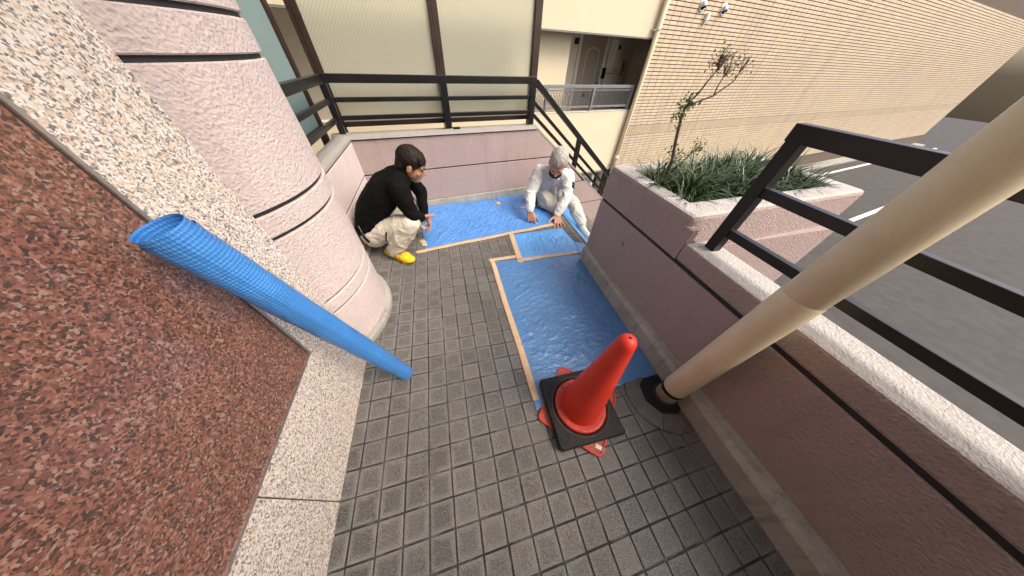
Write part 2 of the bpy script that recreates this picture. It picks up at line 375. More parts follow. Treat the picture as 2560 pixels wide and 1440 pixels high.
# porch floor: sloped slab (grout bed) + tiles
XE = 2.20                                    # edge of the top step
floor = thing('floor', None, None, kind='structure')
m = MB()
for (x0, x1, y0, y1) in ((-0.9, 2.10, -3.4, 1.40), (-0.4, XE, 1.40, 3.12)):
    i = len(m.v)
    for zz in (-0.006, -0.25):
        for x, y in ((x0, y0), (x1, y0), (x1, y1), (x0, y1)): m.v.append((x, y, fz(x, y) + zz))
    m.f += [(i, i + 1, i + 2, i + 3), (i + 7, i + 6, i + 5, i + 4)] + [(i + k, i + 4 + k, i + 4 + (k + 1) % 4, i + (k + 1) % 4) for k in range(4)]
m.build('mortar_bed', 'grout', floor)
DRAIN = (1.885, -0.040)
def tile_mesh():
    hw = 0.0503; b = 0.0022; m = MB()
    m.v = [(sx * hw, sy * hw, z) for z in (-0.012, -0.0015) for sx, sy in ((-1, -1), (1, -1), (1, 1), (-1, 1))] + [(sx * (hw - b), sy * (hw - b), 0.0) for sx, sy in ((-1, -1), (1, -1), (1, 1), (-1, 1))]
    for k in (0, 4): m.f += [(k + i, k + (i + 1) % 4, k + 4 + (i + 1) % 4, k + 4 + i) for i in range(4)]
    m.f.append((8, 9, 10, 11)); return m
TM = tile_mesh(); tile_me = TM.mesh('tile'); tile_me.materials.append(M['floor_tile'])
SH = [((0.45, 1.85), (1.98, 2.17), (2.0, 2.98), (0.42, 2.70)), ((1.45, 1.88), (1.42, 1.50), (2.0, 1.53), (1.98, 1.92)), ((1.12, 1.42), (1.09, 0.10), (1.95, 0.12), (1.98, 1.40))]
def inside(q, p):
    s = [(q[(i + 1) % 4][0] - q[i][0]) * (p[1] - q[i][1]) - (q[(i + 1) % 4][1] - q[i][1]) * (p[0] - q[i][0]) for i in range(4)]
    return all(v > 0 for v in s) or all(v < 0 for v in s)
cand = []
for c in range(-4, 20):
    for r in range(-31, 29):
        x, y = (c + 0.5) * U, (r + 0.5) * U
        if y > 1.40 and x > 2.02: continue
        if y < 1.40 and x > 2.06: continue
        if y > 2.70 + 0.151 * (x - 0.05) + 0.07: continue
        if x < -0.02 and y < 1.3: continue
        if x < 0.03 and y < 0.7: continue
        if math.hypot(x - DRAIN[0], y - DRAIN[1]) < 0.12: continue
        if math.hypot(x + 0.43, y - 1.06) < 0.50: continue
        P = [project((x + a * 0.05, y + b * 0.05, fz(x, y))) for a, b in ((-1, -1), (1, -1), (1, 1), (-1, 1))]
        vis = 0.0
        if all(P):
            ar = abs(area2(P)); cx = sum(p[0] for p in P) / 4; cy = sum(p[1] for p in P) / 4
            if 735 < cx < 1825 and -5 < cy < 1455: vis = ar
            elif 0 < cx < 2560 and 0 < cy < 1445: vis = ar * 0.3
            if any(inside(q, (x, y)) for q in SH): vis = 0.0
        cand.append((vis, x, y))
cand.sort(reverse=True)
rest = MB()
for k, (vis, x, y) in enumerate(cand):
    dz = random.uniform(-0.0012, 0.0012); rz = random.gauss(0, 0.006); jx = random.gauss(0, 0.0007); jy = random.gauss(0, 0.0007)
    rot = (SLOPE[0] + random.gauss(0, 0.004), SLOPE[1] + random.gauss(0, 0.004), rz)
    loc = Vector((x + jx, y + jy, fz(x, y) + dz))
    if k < 300: link('tile', tile_me, None, floor, loc, rot)
    else:
        mt = Matrix.Translation(loc) @ Euler(rot).to_matrix().to_4x4(); i = len(rest.v)
        rest.v += [tuple(mt @ Vector(v)) for v in TM.v]; rest.f += [tuple(i + q for q in f) for f in TM.f]
rest.build('tiles', 'floor_tile', floor, kind='stuff')
# wedge tiles round the drain
ds = MB(); n = 24
ds.zprism([(DRAIN[0] + 0.237 * math.cos(2 * math.pi * k / n), DRAIN[1] + 0.237 * math.sin(2 * math.pi * k / n)) for k in range(n) ], -0.07, -0.066)
for i, v in enumerate(ds.v): ds.v[i] = (v[0], v[1], fz(v[0], v[1]) + (0.0022 if i >= n else -0.004))
ds.build('mortar_ring', 'grout', floor)
for k in range(8):
    a0 = R(45 * k + 9); a1 = R(45 * (k + 1) + 9); g_ = 0.02
    poly = [(0.138, a0 + g_), (0.138, a1 - g_), (0.232, a1 - g_ * 0.6), (0.236, (a0 + a1) / 2), (0.232, a0 + g_ * 0.6)]
    pts = [(DRAIN[0] + r_ * math.cos(a), DRAIN[1] + r_ * math.sin(a)) for r_, a in poly]
    if max(p[0] for p in pts) > 2.09: continue
    mm = MB().zprism(pts, 0, 1); nn = len(pts)
    mm.v = [(v[0], v[1], fz(v[0], v[1]) + (0.0045 if i >= nn else -0.004)) for i, v in enumerate(mm.v)]
    mm.build('wedge_tile', 'floor_tile', floor)
mm = MB().zprism([(DRAIN[0] + 0.134 * math.cos(R(45 * k + 9)), DRAIN[1] + 0.134 * math.sin(R(45 * k + 9))) for k in range(8)], 0, 1)
mm.v = [(v[0], v[1], fz(v[0], v[1]) + (0.0042 if i >= 8 else -0.004)) for i, v in enumerate(mm.v)]
mm.build('drain_shade', 'void_black', floor)  # flat black plate, the shade of the drain recess painted as colour
# ribbed nosing tiles along the top step
nm = MB().box(-0.076, 0.076, -0.0503, 0.0503, -0.02, 0.0)
for k in range(4): nm.box(-0.050 + k * 0.022, -0.041 + k * 0.022, -0.0495, 0.0495, -0.001, 0.0035)
nose_me = nm.mesh('nosing_tile'); nose_me.materials.append(M['floor_tile'])
for k in range(14):
    y = 1.47 + k * U; x = XE - 0.078
    link('nosing_tile', nose_me, None, floor, (x, y, fz(x, y) + 0.002), SLOPE)
# stairs going down behind the planter
stairs = thing('stairs', None, None, kind='structure')
for k in range(9):
    z1 = fz(XE, 2) - 0.19 * (k + 1); x0 = XE + (0.0 if k == 0 else 0.36 + 0.25 * (k - 1))
    part('step', 'floor_tile', stairs, (x0 - 0.02, x0 + 0.37, 1.42, 3.40, z1 - 0.25, z1), bevel=0.006)
    part('nosing', 'grout', stairs, (x0 + (0.31 if k == 0 else 0.20), x0 + (0.345 if k == 0 else 0.235), 1.43, 3.38, z1, z1 + 0.004))

# ---- back parapet wall (local frame: x along the wall, y away from camera, z up)
AZB = R(8.6); A0 = (0.29398, 2.75712, 0.0)
bw = thing('parapet_wall', 'pink stucco parapet wall with dark joints behind the two men', 'wall', A0, AZB)
SL = 0.764; TOPZ = 0.785
def bwclip(s0, s1, z0, z1):
    p = [(s0, z0), (s1, z0), (s1, z1), (s0, z1)]
    p = clip(p, SL, 1, TOPZ + SL * 1.673)                                # under the sloping top
    p = clip(p, -SL, -1, 0.02 - SL * 2.02 + 0.0) if s1 > 2.0 else p      # above the sloping skirting
    return p
# body (dark joint substrate), then panels proud of it
body = [(-0.46, -0.3), (1.95, -0.3), (4.3, -2.05), (4.3, -1.22), (1.673, 0.775), (-0.46, 0.775)]
MB().yprism(body, 0.006, 0.12).build('wall_core', 'sealant', bw)
rows = [(-2.1, -1.19), (-1.18, -0.79), (-0.78, -0.391), (-0.377, 0.006), (0.020, 0.415), (0.429, 0.756)]
for z0, z1 in rows:
    if z0 >= 0.0:
        lo = 0.05 if z0 < 0.1 else z0
        p = [(-0.455, lo), (1.66 + (TOPZ - lo) / SL - 0.002, lo), (1.66 + (TOPZ - z1) / SL, z1), (-0.455, z1)]
        p = clip(p, SL, 1, TOPZ + SL * 1.673)
        if lo == 0.05: p = [(-0.455, 0.05), (1.86, 0.05), (1.90, 0.020)] + [(q[0], q[1] if q[1] > 0.06 else 0.020) for q in p[1:-1]] + [p[-1]]
    else:
        p = bwclip(1.0, 4.29, z0, z1)
    if len(p) >= 3 and abs(area2(p)) > 1e-4: MB().yprism(p, 0.0, 0.03).build('panel', 'pink_stucco', bw, bevel=0.003)
# grey coping, level then sloping with the stair
cp = MB(); cp.prism([(-0.02, 0.770), (0.13, 0.770), (0.13, 0.806), (0.03, 0.806), (-0.004, 0.785)], lambda p: (-0.60, p[0], p[1]), lambda p: (1.69, p[0], p[1]))
cp.build('coping', 'grey_stucco', bw, bevel=0.004)
e0, e1 = (1.69, 0.788), (4.3, 0.788 - SL * 2.61)
MB().yprism([(e0[0], e0[1] - 0.022), (e1[0], e1[1] - 0.022), e1, e0], -0.003, 0.13).build('sloping_coping', 'grey_stucco', bw)
# concrete skirting
sk = MB(); sk.box(-0.44, 1.93, -0.022, 0.004, -0.12, 0.048); sk.build('skirting', 'concrete', bw, bevel=0.004)
q0 = 1.93
MB().yprism([(q0, -0.10), (4.2, -0.10 - SL * (4.2 - q0)), (4.2, 0.045 - SL * (4.2 - q0)), (q0, 0.045)], -0.022, 0.004).build('stair_skirting', 'concrete', bw)

# ---- left return wall
lw = thing('return_wall', 'pale pink stucco return wall behind the man in black', 'wall', (-0.14, 0, 0))
part('wall_core', 'sealant', lw, (-0.11, -0.006, 1.20, 2.72, -0.2, 0.77))
for z0, z1 in ((0.05, 0.415), (0.429, 0.745)): part('panel', 'pale_stucco', lw, (-0.03, 0.0, 1.20, 2.70, z0, z1), bevel=0.003)
MB().prism([(0.004, 0.762), (0.0, 0.782), (-0.03, 0.806), (-0.125, 0.806), (-0.125, 0.762)], lambda p: (p[0], 1.2, p[1]), lambda p: (p[0], 2.70, p[1])).build('coping', 'grey_stucco', lw)
part('skirting', 'concrete', lw, (-0.004, 0.028, 1.25, 2.71, -0.1, 0.048), bevel=0.004)

# ---- round column
cc = thing('round_column', 'thick round pale pink stucco column with dark ring grooves', 'column', (-0.43, 1.06, 0))
def ring(name, mat, r_, z0, z1, **k):
    return MB().lathe([(r_, z0), (r_, z1)], 96).build(name, mat, cc, smooth=True, **k)
core = MB().lathe([(0.543, -0.1), (0.543, 2.7)], 64).build('column_core', 'sealant', cc)
for z0, z1 in ((0.045, 0.369), (0.381, 0.459), (0.471, 0.861), (0.876, 0.964), (0.980, 1.40), (1.415, 1.505), (1.52, 2.70)):
    b = 0.004; MB().lathe([(0.540, z0), (0.555 - b, z0), (0.555, z0 + b), (0.555, z1 - b), (0.555 - b, z1), (0.540, z1)], 112, cap=False).build('drum', 'pale_stucco', cc)
MB().lathe([(0.54, -0.12), (0.588, -0.12), (0.588, 0.030), (0.578, 0.046), (0.54, 0.048)], 112, cap=False).build('skirting', 'concrete', cc)

# ---- granite wall on the left
gw = thing('granite_wall', 'speckled pale granite cladding wall beside the entrance', 'wall', (0.044, 0, 0))
part('wall_core', 'brick_joint', gw, (-0.8, -0.012, -3.4, 0.64, -0.2, 2.7))
ye = 0.655
cols = [(ye - 0.27, ye), (-0.105, ye - 0.272), (-0.60, -0.108), (-1.1, -0.603), (-1.6, -1.103), (-2.1, -1.603), (-3.4, -2.103)]
for i, (y0, y1) in enumerate(cols):
    part('slab', 'granite', gw, (-0.02, 0.0, y0 + 0.0008, y1 - 0.0008, -0.1, 0.4995 if i else 2.7), bevel=0.001)
    if i: part('slab', 'granite', gw, (-0.02, 0.0, y0 + 0.0008, y1 - 0.0008, 2.05, 2.7), bevel=0.001)
for (y0, y1) in ((-0.42, 0.372), (-1.25, -0.423), (-2.1, -1.253), (-3.4, -2.103)):
    part('red_slab', 'red_granite', gw, (-0.02, -0.004, y0 + 0.001, y1 - 0.001, 0.502, 2.048))
part('metal_trim', 'steel', gw, (-0.02, 0.003, 0.3735, 0.3815, 0.50, 2.05))
part('sill_trim', 'steel', gw, (-0.02, 0.002, -3.4, 0.372, 0.4985, 0.5015))
part('wall_end', 'pale_stucco', gw, (-0.5, -0.03, 0.64, 0.66, -0.1, 2.7))

# ---- unseen roof slabs and upper block, added to hold sky light off the porch
can = thing('shade_slab', 'unseen roof slab added to shade the porch', 'shade_slab', (0, 0, 2.7), kind='structure')
part('slab', 'cream_paint', can, (-6, 0.95, -6, 0.60, 0.0, 0.35), (0.95, 2.7, -6, -1.6, 0.0, 0.35))
part('sky_blocker', 'cream_paint', can, (-6, 0.95, -6, 0.60, 0.353, 6.5))  # added block, cuts off the left sky to darken the planter wall
tag(part('building_rear', 'cream_paint', None, (-6, 1.4, -6, -3.4, -2.2, 2.7)), kind='structure')

# ---- right wall with planter (world frame)
rw = thing('planter_wall', 'mauve stucco planter wall with a black joint along the right side', 'planter', (2.02, 0, 0))
def wallbox(name, mat, x0, x1, y0, y1, z0, z1, bevel=0.0, **k): return part(name, mat, rw, (x0, x1, y0, y1, z0, z1), bevel=bevel, **k)
wallbox('wall_core', 'sealant', 0.008, 0.11, -3.4, 1.36, -0.3, 0.70)
wallbox('panel', 'pink_stucco', 0.0, 0.05, -3.4, 1.372, 0.095, 0.584, 0.004)
low_p = wallbox('panel', 'pink_stucco', 0.0, 0.20, -3.4, 0.50, 0.606, 0.722, 0.016)
wallbox('panel', 'pink_stucco', 0.0, 0.05, 0.50, 1.372, 0.606, 0.80, 0.004)
# rounded planter rim, four sides, plus outer body
rim = MB()
outer = [(0, 0.54), (1.6, 0.62), (1.6, 1.40), (0.0, 1.372)]; inner = [(0.135, 0.715), (1.46, 0.76), (1.46, 1.27), (0.135, 1.255)]
for za, zb in ((0.55, 0.862),):
    i = len(rim.v)
    for P_, z_ in ((outer, za), (outer, zb), (inner, zb), (inner, za)): rim.v += [(p[0], p[1], z_) for p in P_]
    for k in range(4):
        k2 = (k + 1) % 4
        rim.f += [(i + k, i + k2, i + 4 + k2, i + 4 + k), (i + 4 + k, i + 4 + k2, i + 8 + k2, i + 8 + k), (i + 8 + k, i + 8 + k2, i + 12 + k2, i + 12 + k), (i + 12 + k, i + 12 + k2, i + k2, i + k)]
for i, v in enumerate(rim.v):
    if v[0] == 0 and v[2] < 0.6: rim.v[i] = (0.002, v[1], 0.606)
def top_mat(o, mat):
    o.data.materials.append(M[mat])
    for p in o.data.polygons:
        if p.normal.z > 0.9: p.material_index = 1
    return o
bm__ = bmesh.new(); rim_o = rim.build('rim', 'pink_stucco', rw, bevel=0.024); bm__.from_mesh(rim_o.data); bmesh.ops.recalc_face_normals(bm__, faces=bm__.faces); bm__.to_mesh(rim_o.data); bm__.free(); top_mat(rim_o, 'skylit_stucco')
top_mat(low_p, 'skylit_stucco')  # up-facing tops of rim and low wall painted as if skylit
wallbox('end_wall', 'pink_stucco', 0.05, 1.6, 1.34, 1.368, -2.2, 0.60, 0.01)
wallbox('soil', 'soil', 0.10, 1.5, 0.66, 1.30, 0.70, 0.80)
wallbox('outer_wall', 'pink_stucco', 0.11, 0.20, -3.4, 0.50, -2.2, 0.62)
wallbox('outer_wall', 'pink_stucco', 0.20, 1.58, 0.56, 0.64, -2.2, 0.60)
MB().prism([(0.92, 0.405), (0.928, 0.405), (0.937, 0.432), (0.931, 0.445)], lambda p: (-0.0012, p[0], p[1]), lambda p: (0.002, p[0], p[1])).build('scuff', 'sealant', rw)
# concrete kerb at the foot of the wall, a little wider towards the viewer
kb = MB()
P0 = [(0.012, -0.2), (-0.03, -0.2), (-0.028, 0.072), (-0.014, 0.094), (0.012, 0.096)]; P1 = [(0.012, -0.2), (-0.092, -0.2), (-0.085, 0.062), (-0.06, 0.092), (0.012, 0.098)]
i = 0
for y_, P_ in ((1.372, P0), (-0.5, P1), (-3.4, P1)): kb.v += [(p[0], y_, p[1]) for p in P_]
for sgm in range(2):
    for k in range(5): a = sgm * 5; kb.f.append((a + k, a + (k + 1) % 5, a + 5 + (k + 1) % 5, a + 5 + k))
kb.f += [(4, 3, 2, 1, 0), (10, 11, 12, 13, 14)]
kb.build('kerb', 'concrete', rw)

# ---- black railings
def rail_box(name, parent, p0, p1, w_, h_, mat='black_metal', bevel=0.003):
    """bar from p0 to p1 (centre line), w_ wide (horizontal), h_ high"""
    p0, p1 = Vector(p0), Vector(p1); d = (p1 - p0).normalized(); sx = d.cross(Vector((0, 0, 1)))
    sx = sx.normalized() if sx.length > 1e-4 else Vector((1, 0, 0)); uz = sx.cross(d).normalized(); mb = MB(); i = 0
    for p in (p0, p1): mb.v += [tuple(p + sx * a * w_ / 2 + uz * b * h_ / 2) for a, b in ((-1, -1), (1, -1), (1, 1), (-1, 1))]
    mb.f = [(3, 2, 1, 0), (4, 5, 6, 7)] + [(k, (k + 1) % 4, 4 + (k + 1) % 4, 4 + k) for k in range(4)]
    return mb.build(name, mat, parent, bevel=bevel)
br = thing('back_railing', 'black metal railing with three bars on the back parapet', 'railing', A0, AZB)
RO = 0.062
for s_ in (-0.485, 0.575, 1.615):
    w_ = 0.065 if s_ > -0.4 else 0.055
    part('post', 'black_metal', br, (s_ - w_ / 2, s_ + w_ / 2, RO - 0.03, RO + 0.03, 0.80, 1.262), bevel=0.004)
    part('post_grout', 'concrete', br, (s_ - w_ / 2 - 0.012, s_ + w_ / 2 + 0.012, RO - 0.042, RO + 0.042, 0.797, 0.812))
rail_box('top_rail', br, (-0.485, RO - 0.002, 1.228), (1.62, RO - 0.002, 1.228), 0.05, 0.062)
for z_ in (1.078, 0.938):
    for a, b in ((-0.455, 0.542), (0.608, 1.582)): rail_box('bar', br, (a, RO, z_), (b, RO, z_), 0.035, 0.036)
part('floor_clip', 'black_metal', br, (0.62, 0.70, RO - 0.035, RO + 0.005, 0.803, 0.822), bevel=0.003)
# sloping stair part
sr = thing('stair_railing', 'black metal railing sloping down beside the stairs', 'railing', A0, AZB)
for dz, w_, h_, nm_ in ((1.235, 0.05, 0.058, 'top_rail'), (1.045, 0.034, 0.036, 'bar'), (0.925, 0.034, 0.036, 'bar')):
    rail_box(nm_, sr, (1.65, RO, dz - 0.02), (4.2, RO, dz - 0.02 - SL * 2.55), w_, h_)
for s_ in (2.44, 3.45):
    zt = 1.20 - SL * (s_ - 1.65); zb = 0.80 - SL * (s_ - 1.673) - 0.03
    part('post', 'black_metal', sr, (s_ - 0.03, s_ + 0.03, RO - 0.028, RO + 0.028, zb, zt), bevel=0.003)
# left part
lr = thing('left_railing', 'black metal railing with three bars on the left return wall', 'railing', (-0.19, 0, 0))
rail_box('top_rail', lr, (0, 1.5, 1.228), (0, 2.68, 1.228), 0.05, 0.062)
for z_ in (1.078, 0.938): rail_box('bar', lr, (0, 1.5, z_), (0, 2.66, z_), 0.035, 0.036)
part('post', 'black_metal', lr, (-0.03, 0.03, 1.52, 1.58, 0.80, 1.25), bevel=0.003)
# right one on the low wall
rr = thing('low_wall_railing', 'thick black metal railing standing on the low wall at right', 'railing', (2.135, 0, 0.722))
for y_ in (0.425, -0.75, -1.95):
    part('post', 'black_metal', rr, (-0.028, 0.028, y_ - 0.028, y_ + 0.028, 0.0, 0.56), bevel=0.003)
rail_box('top_rail', rr, (0, 0.46, 0.55), (0, -3.3, 0.55), 0.055, 0.06)
for z_ in (0.115, 0.33): rail_box('bar', rr, (0, 0.40, z_), (0, -3.3, z_), 0.036, 0.042)

# ---- brown framed wire-glass screens behind the railing
sc = thing('glass_screen', 'tall wired frosted glass screen in brown metal frame behind the railing', 'screen', A0, AZB)
SO = 0.20
for s0, s1 in ((-0.535, -0.455), (0.555, 0.640), (1.635, 1.72)):
    part('mullion', 'brown_metal', sc, (s0, s0 + 0.026, SO - 0.035, SO + 0.03, 0.60, 2.75), bevel=0.002)
    part('mullion', 'brown_metal', sc, (s0 + 0.029, s1, SO - 0.025, SO + 0.03, 0.60, 2.75), bevel=0.002)
for s0, s1 in ((-0.455, 0.555), (0.64, 1.635)):
    part('bottom_rail', 'brown_metal', sc, (s0, s1, SO - 0.02, SO + 0.025, 0.842, 0.885), bevel=0.002)
    part('top_frame', 'brown_metal', sc, (s0, s1, SO - 0.02, SO + 0.025, 2.70, 2.745), bevel=0.002)
    part('glass_pane', 'wire_glass', sc, (s0 - 0.004, s1 + 0.004, SO - 0.003, SO + 0.003, 0.883, 2.702))
sl = thing('side_glass_screen', 'teal frosted glass screen in dark frame left of the corner', 'screen', (-0.34, 2.78, 0), R(90))
for s0 in (-0.14, -1.3):
    part('mullion', 'brown_metal', sl, (s0, s0 + 0.06, -0.02, 0.035, 0.55, 2.75), bevel=0.002)
part('bottom_rail', 'brown_metal', sl, (-1.24, -0.14, -0.015, 0.03, 0.845, 0.90), bevel=0.002)
part('glass_pane', 'teal_glass', sl, (-1.244, -0.136, 0.0, 0.006, 0.898, 2.75))
tag(part('pale_post', 'off_white_plastic', None, (-0.47, -0.42, 2.42, 2.47, -2.2, 2.7), bevel=0.004), 'pale upright post beyond the side glass screen', 'post')

# ================================================================== FAR BUILDING (local: x along facade, y away, z up)
AZF = R(9.3); FA = (4.3174, 6.0493, 0)
fb = thing('apartment_building', 'cream rendered apartment building with open access corridor', 'building', FA, AZF)
part('upper_band', 'cream_paint', fb, (-14, 1.42, 0.0, 0.16, 1.762, 3.22), bevel=0.006)
part('upper_wall', 'cream_paint', fb, (-14, 1.42, 1.2, 1.3, 3.22, 4.4))
part('lower_band', 'cream_paint', fb, (-14, 1.40, 0.0, 0.16, -0.985, 0.468), bevel=0.006)
part('drip_edge', 'grey_metal', fb, (-14, 1.42, -0.006, 0.17, 1.742, 1.760))
part('band_cap', 'off_white_plastic', fb, (-14, 1.41, -0.008, 0.17, 0.468, 0.482))
part('corridor_floor', 'corridor_paint', fb, (-14, 3.5, 0.16, 1.4, -0.25, -0.1))
part('corridor_ceiling', 'corridor_paint', fb, (-14, 3.5, 0.16, 1.4, 1.95, 2.2))
part('corridor_wall', 'corridor_paint', fb, (-14, 3.5, 1.3, 1.45, -1.0, 2.0))
part('corridor_end', 'corridor_paint', fb, (3.4, 3.5, 0.1, 1.4, -1.0, 2.2))
part('pier', 'cream_paint', fb, (-1.9, -0.56, 0.28, 0.40, -0.2, 2.0))
part('lower_wall', 'dark_recess', fb, (-14, 3.5, 1.3, 1.45, -2.2, -0.98))
part('lower_soffit', 'corridor_paint', fb, (-14, 3.5, 0.16, 1.4, -1.1, -0.99))
for s_ in (0.05, 0.42, 0.98, 1.3): part('lower_column', 'corridor_paint', fb, (s_, s_ + 0.10, 0.25, 0.37, -2.2, -1.1))
door = part('door', 'door_paint', fb, (0.42, 1.20, 1.262, 1.30, -0.1, 1.80), bevel=0.004)
part('door_frame', 'corridor_paint', fb, (0.34, 0.42, 1.25, 1.30, -0.1, 1.86), (1.20, 1.28, 1.25, 1.30, -0.1, 1.86), (0.34, 1.28, 1.25, 1.30, 1.80, 1.86))
# raised arched moulding on the door
pts = [(0.62, 1.255, 0.15), (0.62, 1.255, 1.48)] + [(0.82 - 0.20 * math.cos(a), 1.255, 1.48 + 0.10 * math.sin(a)) for a in [math.pi * k / 8 for k in range(1, 8)]] + [(1.02, 1.255, 1.48), (1.02, 1.255, 0.15)]
MB().tube(pts, 0.011, 6).build('moulding', 'off_white_plastic', door)
MB().tube([(1.12, 1.20, 0.92), (1.12, 1.25, 0.92)], 0.028, 10).build('handle', 'steel', door)
part('letter_slot', 'black_metal', door, (0.72, 0.82, 1.252, 1.262, 0.60, 0.68))
part('intercom', 'black_metal', fb, (1.23, 1.33, 1.20, 1.25, 1.0, 1.22), bevel=0.006)
part('doorbell_light', 'black_metal', fb, (0.22, 0.31, 1.22, 1.30, 1.62, 1.73), bevel=0.006)
mc = part('meter_cupboard', 'corridor_paint', fb, (1.34, 1.88, 1.24, 1.30, -0.1, 1.86), bevel=0.003)
part('cupboard_seam', 'dark_recess', mc, (1.36, 1.86, 1.236, 1.24, 1.105, 1.113))
bx_ = part('water_heater', 'off_white_plastic', fb, (1.46, 1.68, 1.13, 1.24, 1.12, 1.74), bevel=0.012)
part('display', 'black_metal', bx_, (1.50, 1.58, 1.122, 1.13, 1.58, 1.65))
part('vent_slots', 'dark_recess', bx_, *[(1.50 + 0.05 * k, 1.53 + 0.05 * k, 1.126, 1.13, 1.15 + 0.03 * j, 1.165 + 0.03 * j) for k in range(3) for j in range(3)])
part('trim_strip', 'off_white_plastic', fb, (1.885, 1.905, 1.28, 1.30, -0.1, 1.95), (1.30, 1.315, 1.27, 1.30, -0.1, 1.95))
def text(name, body_, size, parent, loc, mat, rot=(R(90), 0, 0), align='CENTER'):
    cu = bpy.data.curves.new(name, 'FONT'); cu.body = body_; cu.size = size; cu.align_x = align; cu.align_y = 'CENTER'; cu.extrude = 0.001
    o = bpy.data.objects.new(name, cu); COL.objects.link(o)
    dg = bpy.context.evaluated_depsgraph_get(); me = bpy.data.meshes.new_from_object(o.evaluated_get(dg)); bpy.data.objects.remove(o)
    me.materials.clear(); return link(name, me, mat, parent, loc, rot)
sg = thing('extinguisher_sign', 'narrow red vertical sign with three white characters on corridor wall', 'sign', FA, AZF)
part('board', 'sign_red', sg, (1.945, 2.035, 1.288, 1.297, 1.06, 1.37))
for k, ch in enumerate('消火器'): text('lettering', ch, 0.085, sg, (1.99, 1.286, 1.318 - 0.098 * k), 'sign_white')
sg2 = thing('floor_sign', 'small red sign with white mark low on the corridor wall', 'sign', FA, AZF)
part('board', 'sign_red', sg2, (1.86, 2.01, 1.285, 1.297, 0.20, 0.36))
MB().yprism([(1.92, 0.23), (1.96, 0.23), (1.96, 0.30), (1.985, 0.30), (1.94, 0.345), (1.895, 0.30), (1.92, 0.30)], 1.280, 1.285).build('mark', 'sign_white', sg2)
nw = thing('neighbour_wall', 'grey brown wall seen dimly through the left half of the glass screen', 'wall', FA, AZF)
part('wall', 'door_paint', nw, (-14, -6.3, -0.9, -0.05, -2.2, 4.4))
part('ledge', 'grey_metal', nw, (-14, -6.25, -0.95, -0.05, 2.3, 2.42))
# corridor balustrade with diamond mesh
cb = thing('corridor_balustrade', 'grey metal balustrade with diamond mesh on the open corridor', 'railing', FA, AZF)
part('top_rail', 'grey_metal', cb, (-3.6, 1.36, 0.03, 0.09, 0.905, 0.968), bevel=0.006)
part('lower_rail', 'grey_metal', cb, (-3.6, 1.36, 0.04, 0.08, 0.545, 0.585), bevel=0.004)
part('inner_rail', 'grey_metal', cb, (-3.6, 1.36, 0.045, 0.075, 0.862, 0.885))
for s_ in (-3.5, -2.4, -1.15, 0.13, 1.32): part('post', 'grey_metal', cb, (s_ - 0.03, s_ + 0.03, 0.02, 0.085, 0.468, 0.91), bevel=0.004)
for s0, s1 in ((-2.37, -1.18), (-1.12, 0.10), (0.16, 1.29)):
    mm = MB(); z0, z1 = 0.585, 0.862; k = 0; wv = 0.14
    s_ = s0 - wv
    while s_ < s1:
        for dr in (1, -1):
            a = (s_, z0) if dr > 0 else (s_ + wv, z0); b = (s_ + wv, z1) if dr > 0 else (s_, z1)
            (xa, za), (xb, zb) = a, b
            if xa > xb: xa, za, xb, zb = xb, zb, xa, za
            lo = max(xa, s0); hi = min(xb, s1)
            if hi - lo > 0.01:
                f0 = (lo - xa) / (xb - xa); f1 = (hi - xa) / (xb - xa)
                mm.tube([(lo, 0.06 + 0.003 * dr, za + (zb - za) * f0), (hi, 0.06 + 0.003 * dr, za + (zb - za) * f1)], 0.0055, 5)
        s_ += wv / 2 if False else wv * 0.5
    mm.build('diamond_mesh', 'grey_metal', cb)
# air-conditioner unit below
ac = thing('air_conditioner', 'cream outdoor air conditioner unit under the cream band', 'air conditioner', FA, AZF)
part('casing', 'off_white_plastic', ac, (0.50, 0.98, 0.35, 0.62, -2.2, -1.22), bevel=0.015)
MB().tube([(0.74, 0.352, -1.48), (0.74, 0.335, -1.48)], 0.19, 24).build('fan_grille', 'dark_recess', ac)
# downpipe at the corner of the brick part
dpf = thing('facade_downpipe', 'tall cream drainpipe running down the corner of the brick wall', 'drainpipe', FA, AZF)
MB().tube([(1.40, -0.085, -2.2), (1.40, -0.085, 4.4)], 0.052, 20).build('pipe', 'pipe_plastic_worn', dpf, smooth=True)
for z_ in (1.88, -0.83, 4.2):
    MB().tube([(1.40, -0.085, z_ - 0.012), (1.40, -0.085, z_ + 0.012)], 0.058, 20).build('bracket', 'steel', dpf)
    part('bracket_arm', 'steel', dpf, (1.28, 1.35, -0.09, -0.07, z_ - 0.01, z_ + 0.01), (1.28, 1.30, -0.09, 0.0, z_ - 0.01, z_ + 0.01))
MB().tube([(1.40, -0.085, -0.70), (1.40, -0.085, -0.58)], 0.060, 20).build('socket', 'pipe_plastic', dpf, smooth=True)
# brick-tiled part
bk = thing('brick_wall', 'tan stack-bonded brick tile wall with a soldier course band', 'wall', FA, AZF)
BO = -0.05
part('wall_core', 'brick_joint', bk, (1.44, 30.0, BO + 0.006, 0.5, -2.2, 4.4))
BWD, BHT = 0.2343, 0.068
brick = MB().box(-BWD / 2 + 0.0065, BWD / 2 - 0.0065, -0.012, 0.009, -BHT / 2 + 0.0075, BHT / 2 - 0.0075); brick_me = brick.mesh('brick'); brick_me.materials.append(M['brick_tile'])
sold = MB().box(-BHT / 2 + 0.012, BHT / 2 - 0.012, -0.014, 0.009, -BWD / 2 + 0.004, BWD / 2 - 0.004); sold_me = sold.mesh('brick'); sold_me.materials.append(M['brick_tile'])
items = []
ca, sa = math.cos(AZF), math.sin(AZF)
def fw(s_, o_, z_): return (FA[0] + ca * s_ - sa * o_, FA[1] + sa * s_ + ca * o_, z_)
z_ = 0.137 + BHT / 2
zs = []
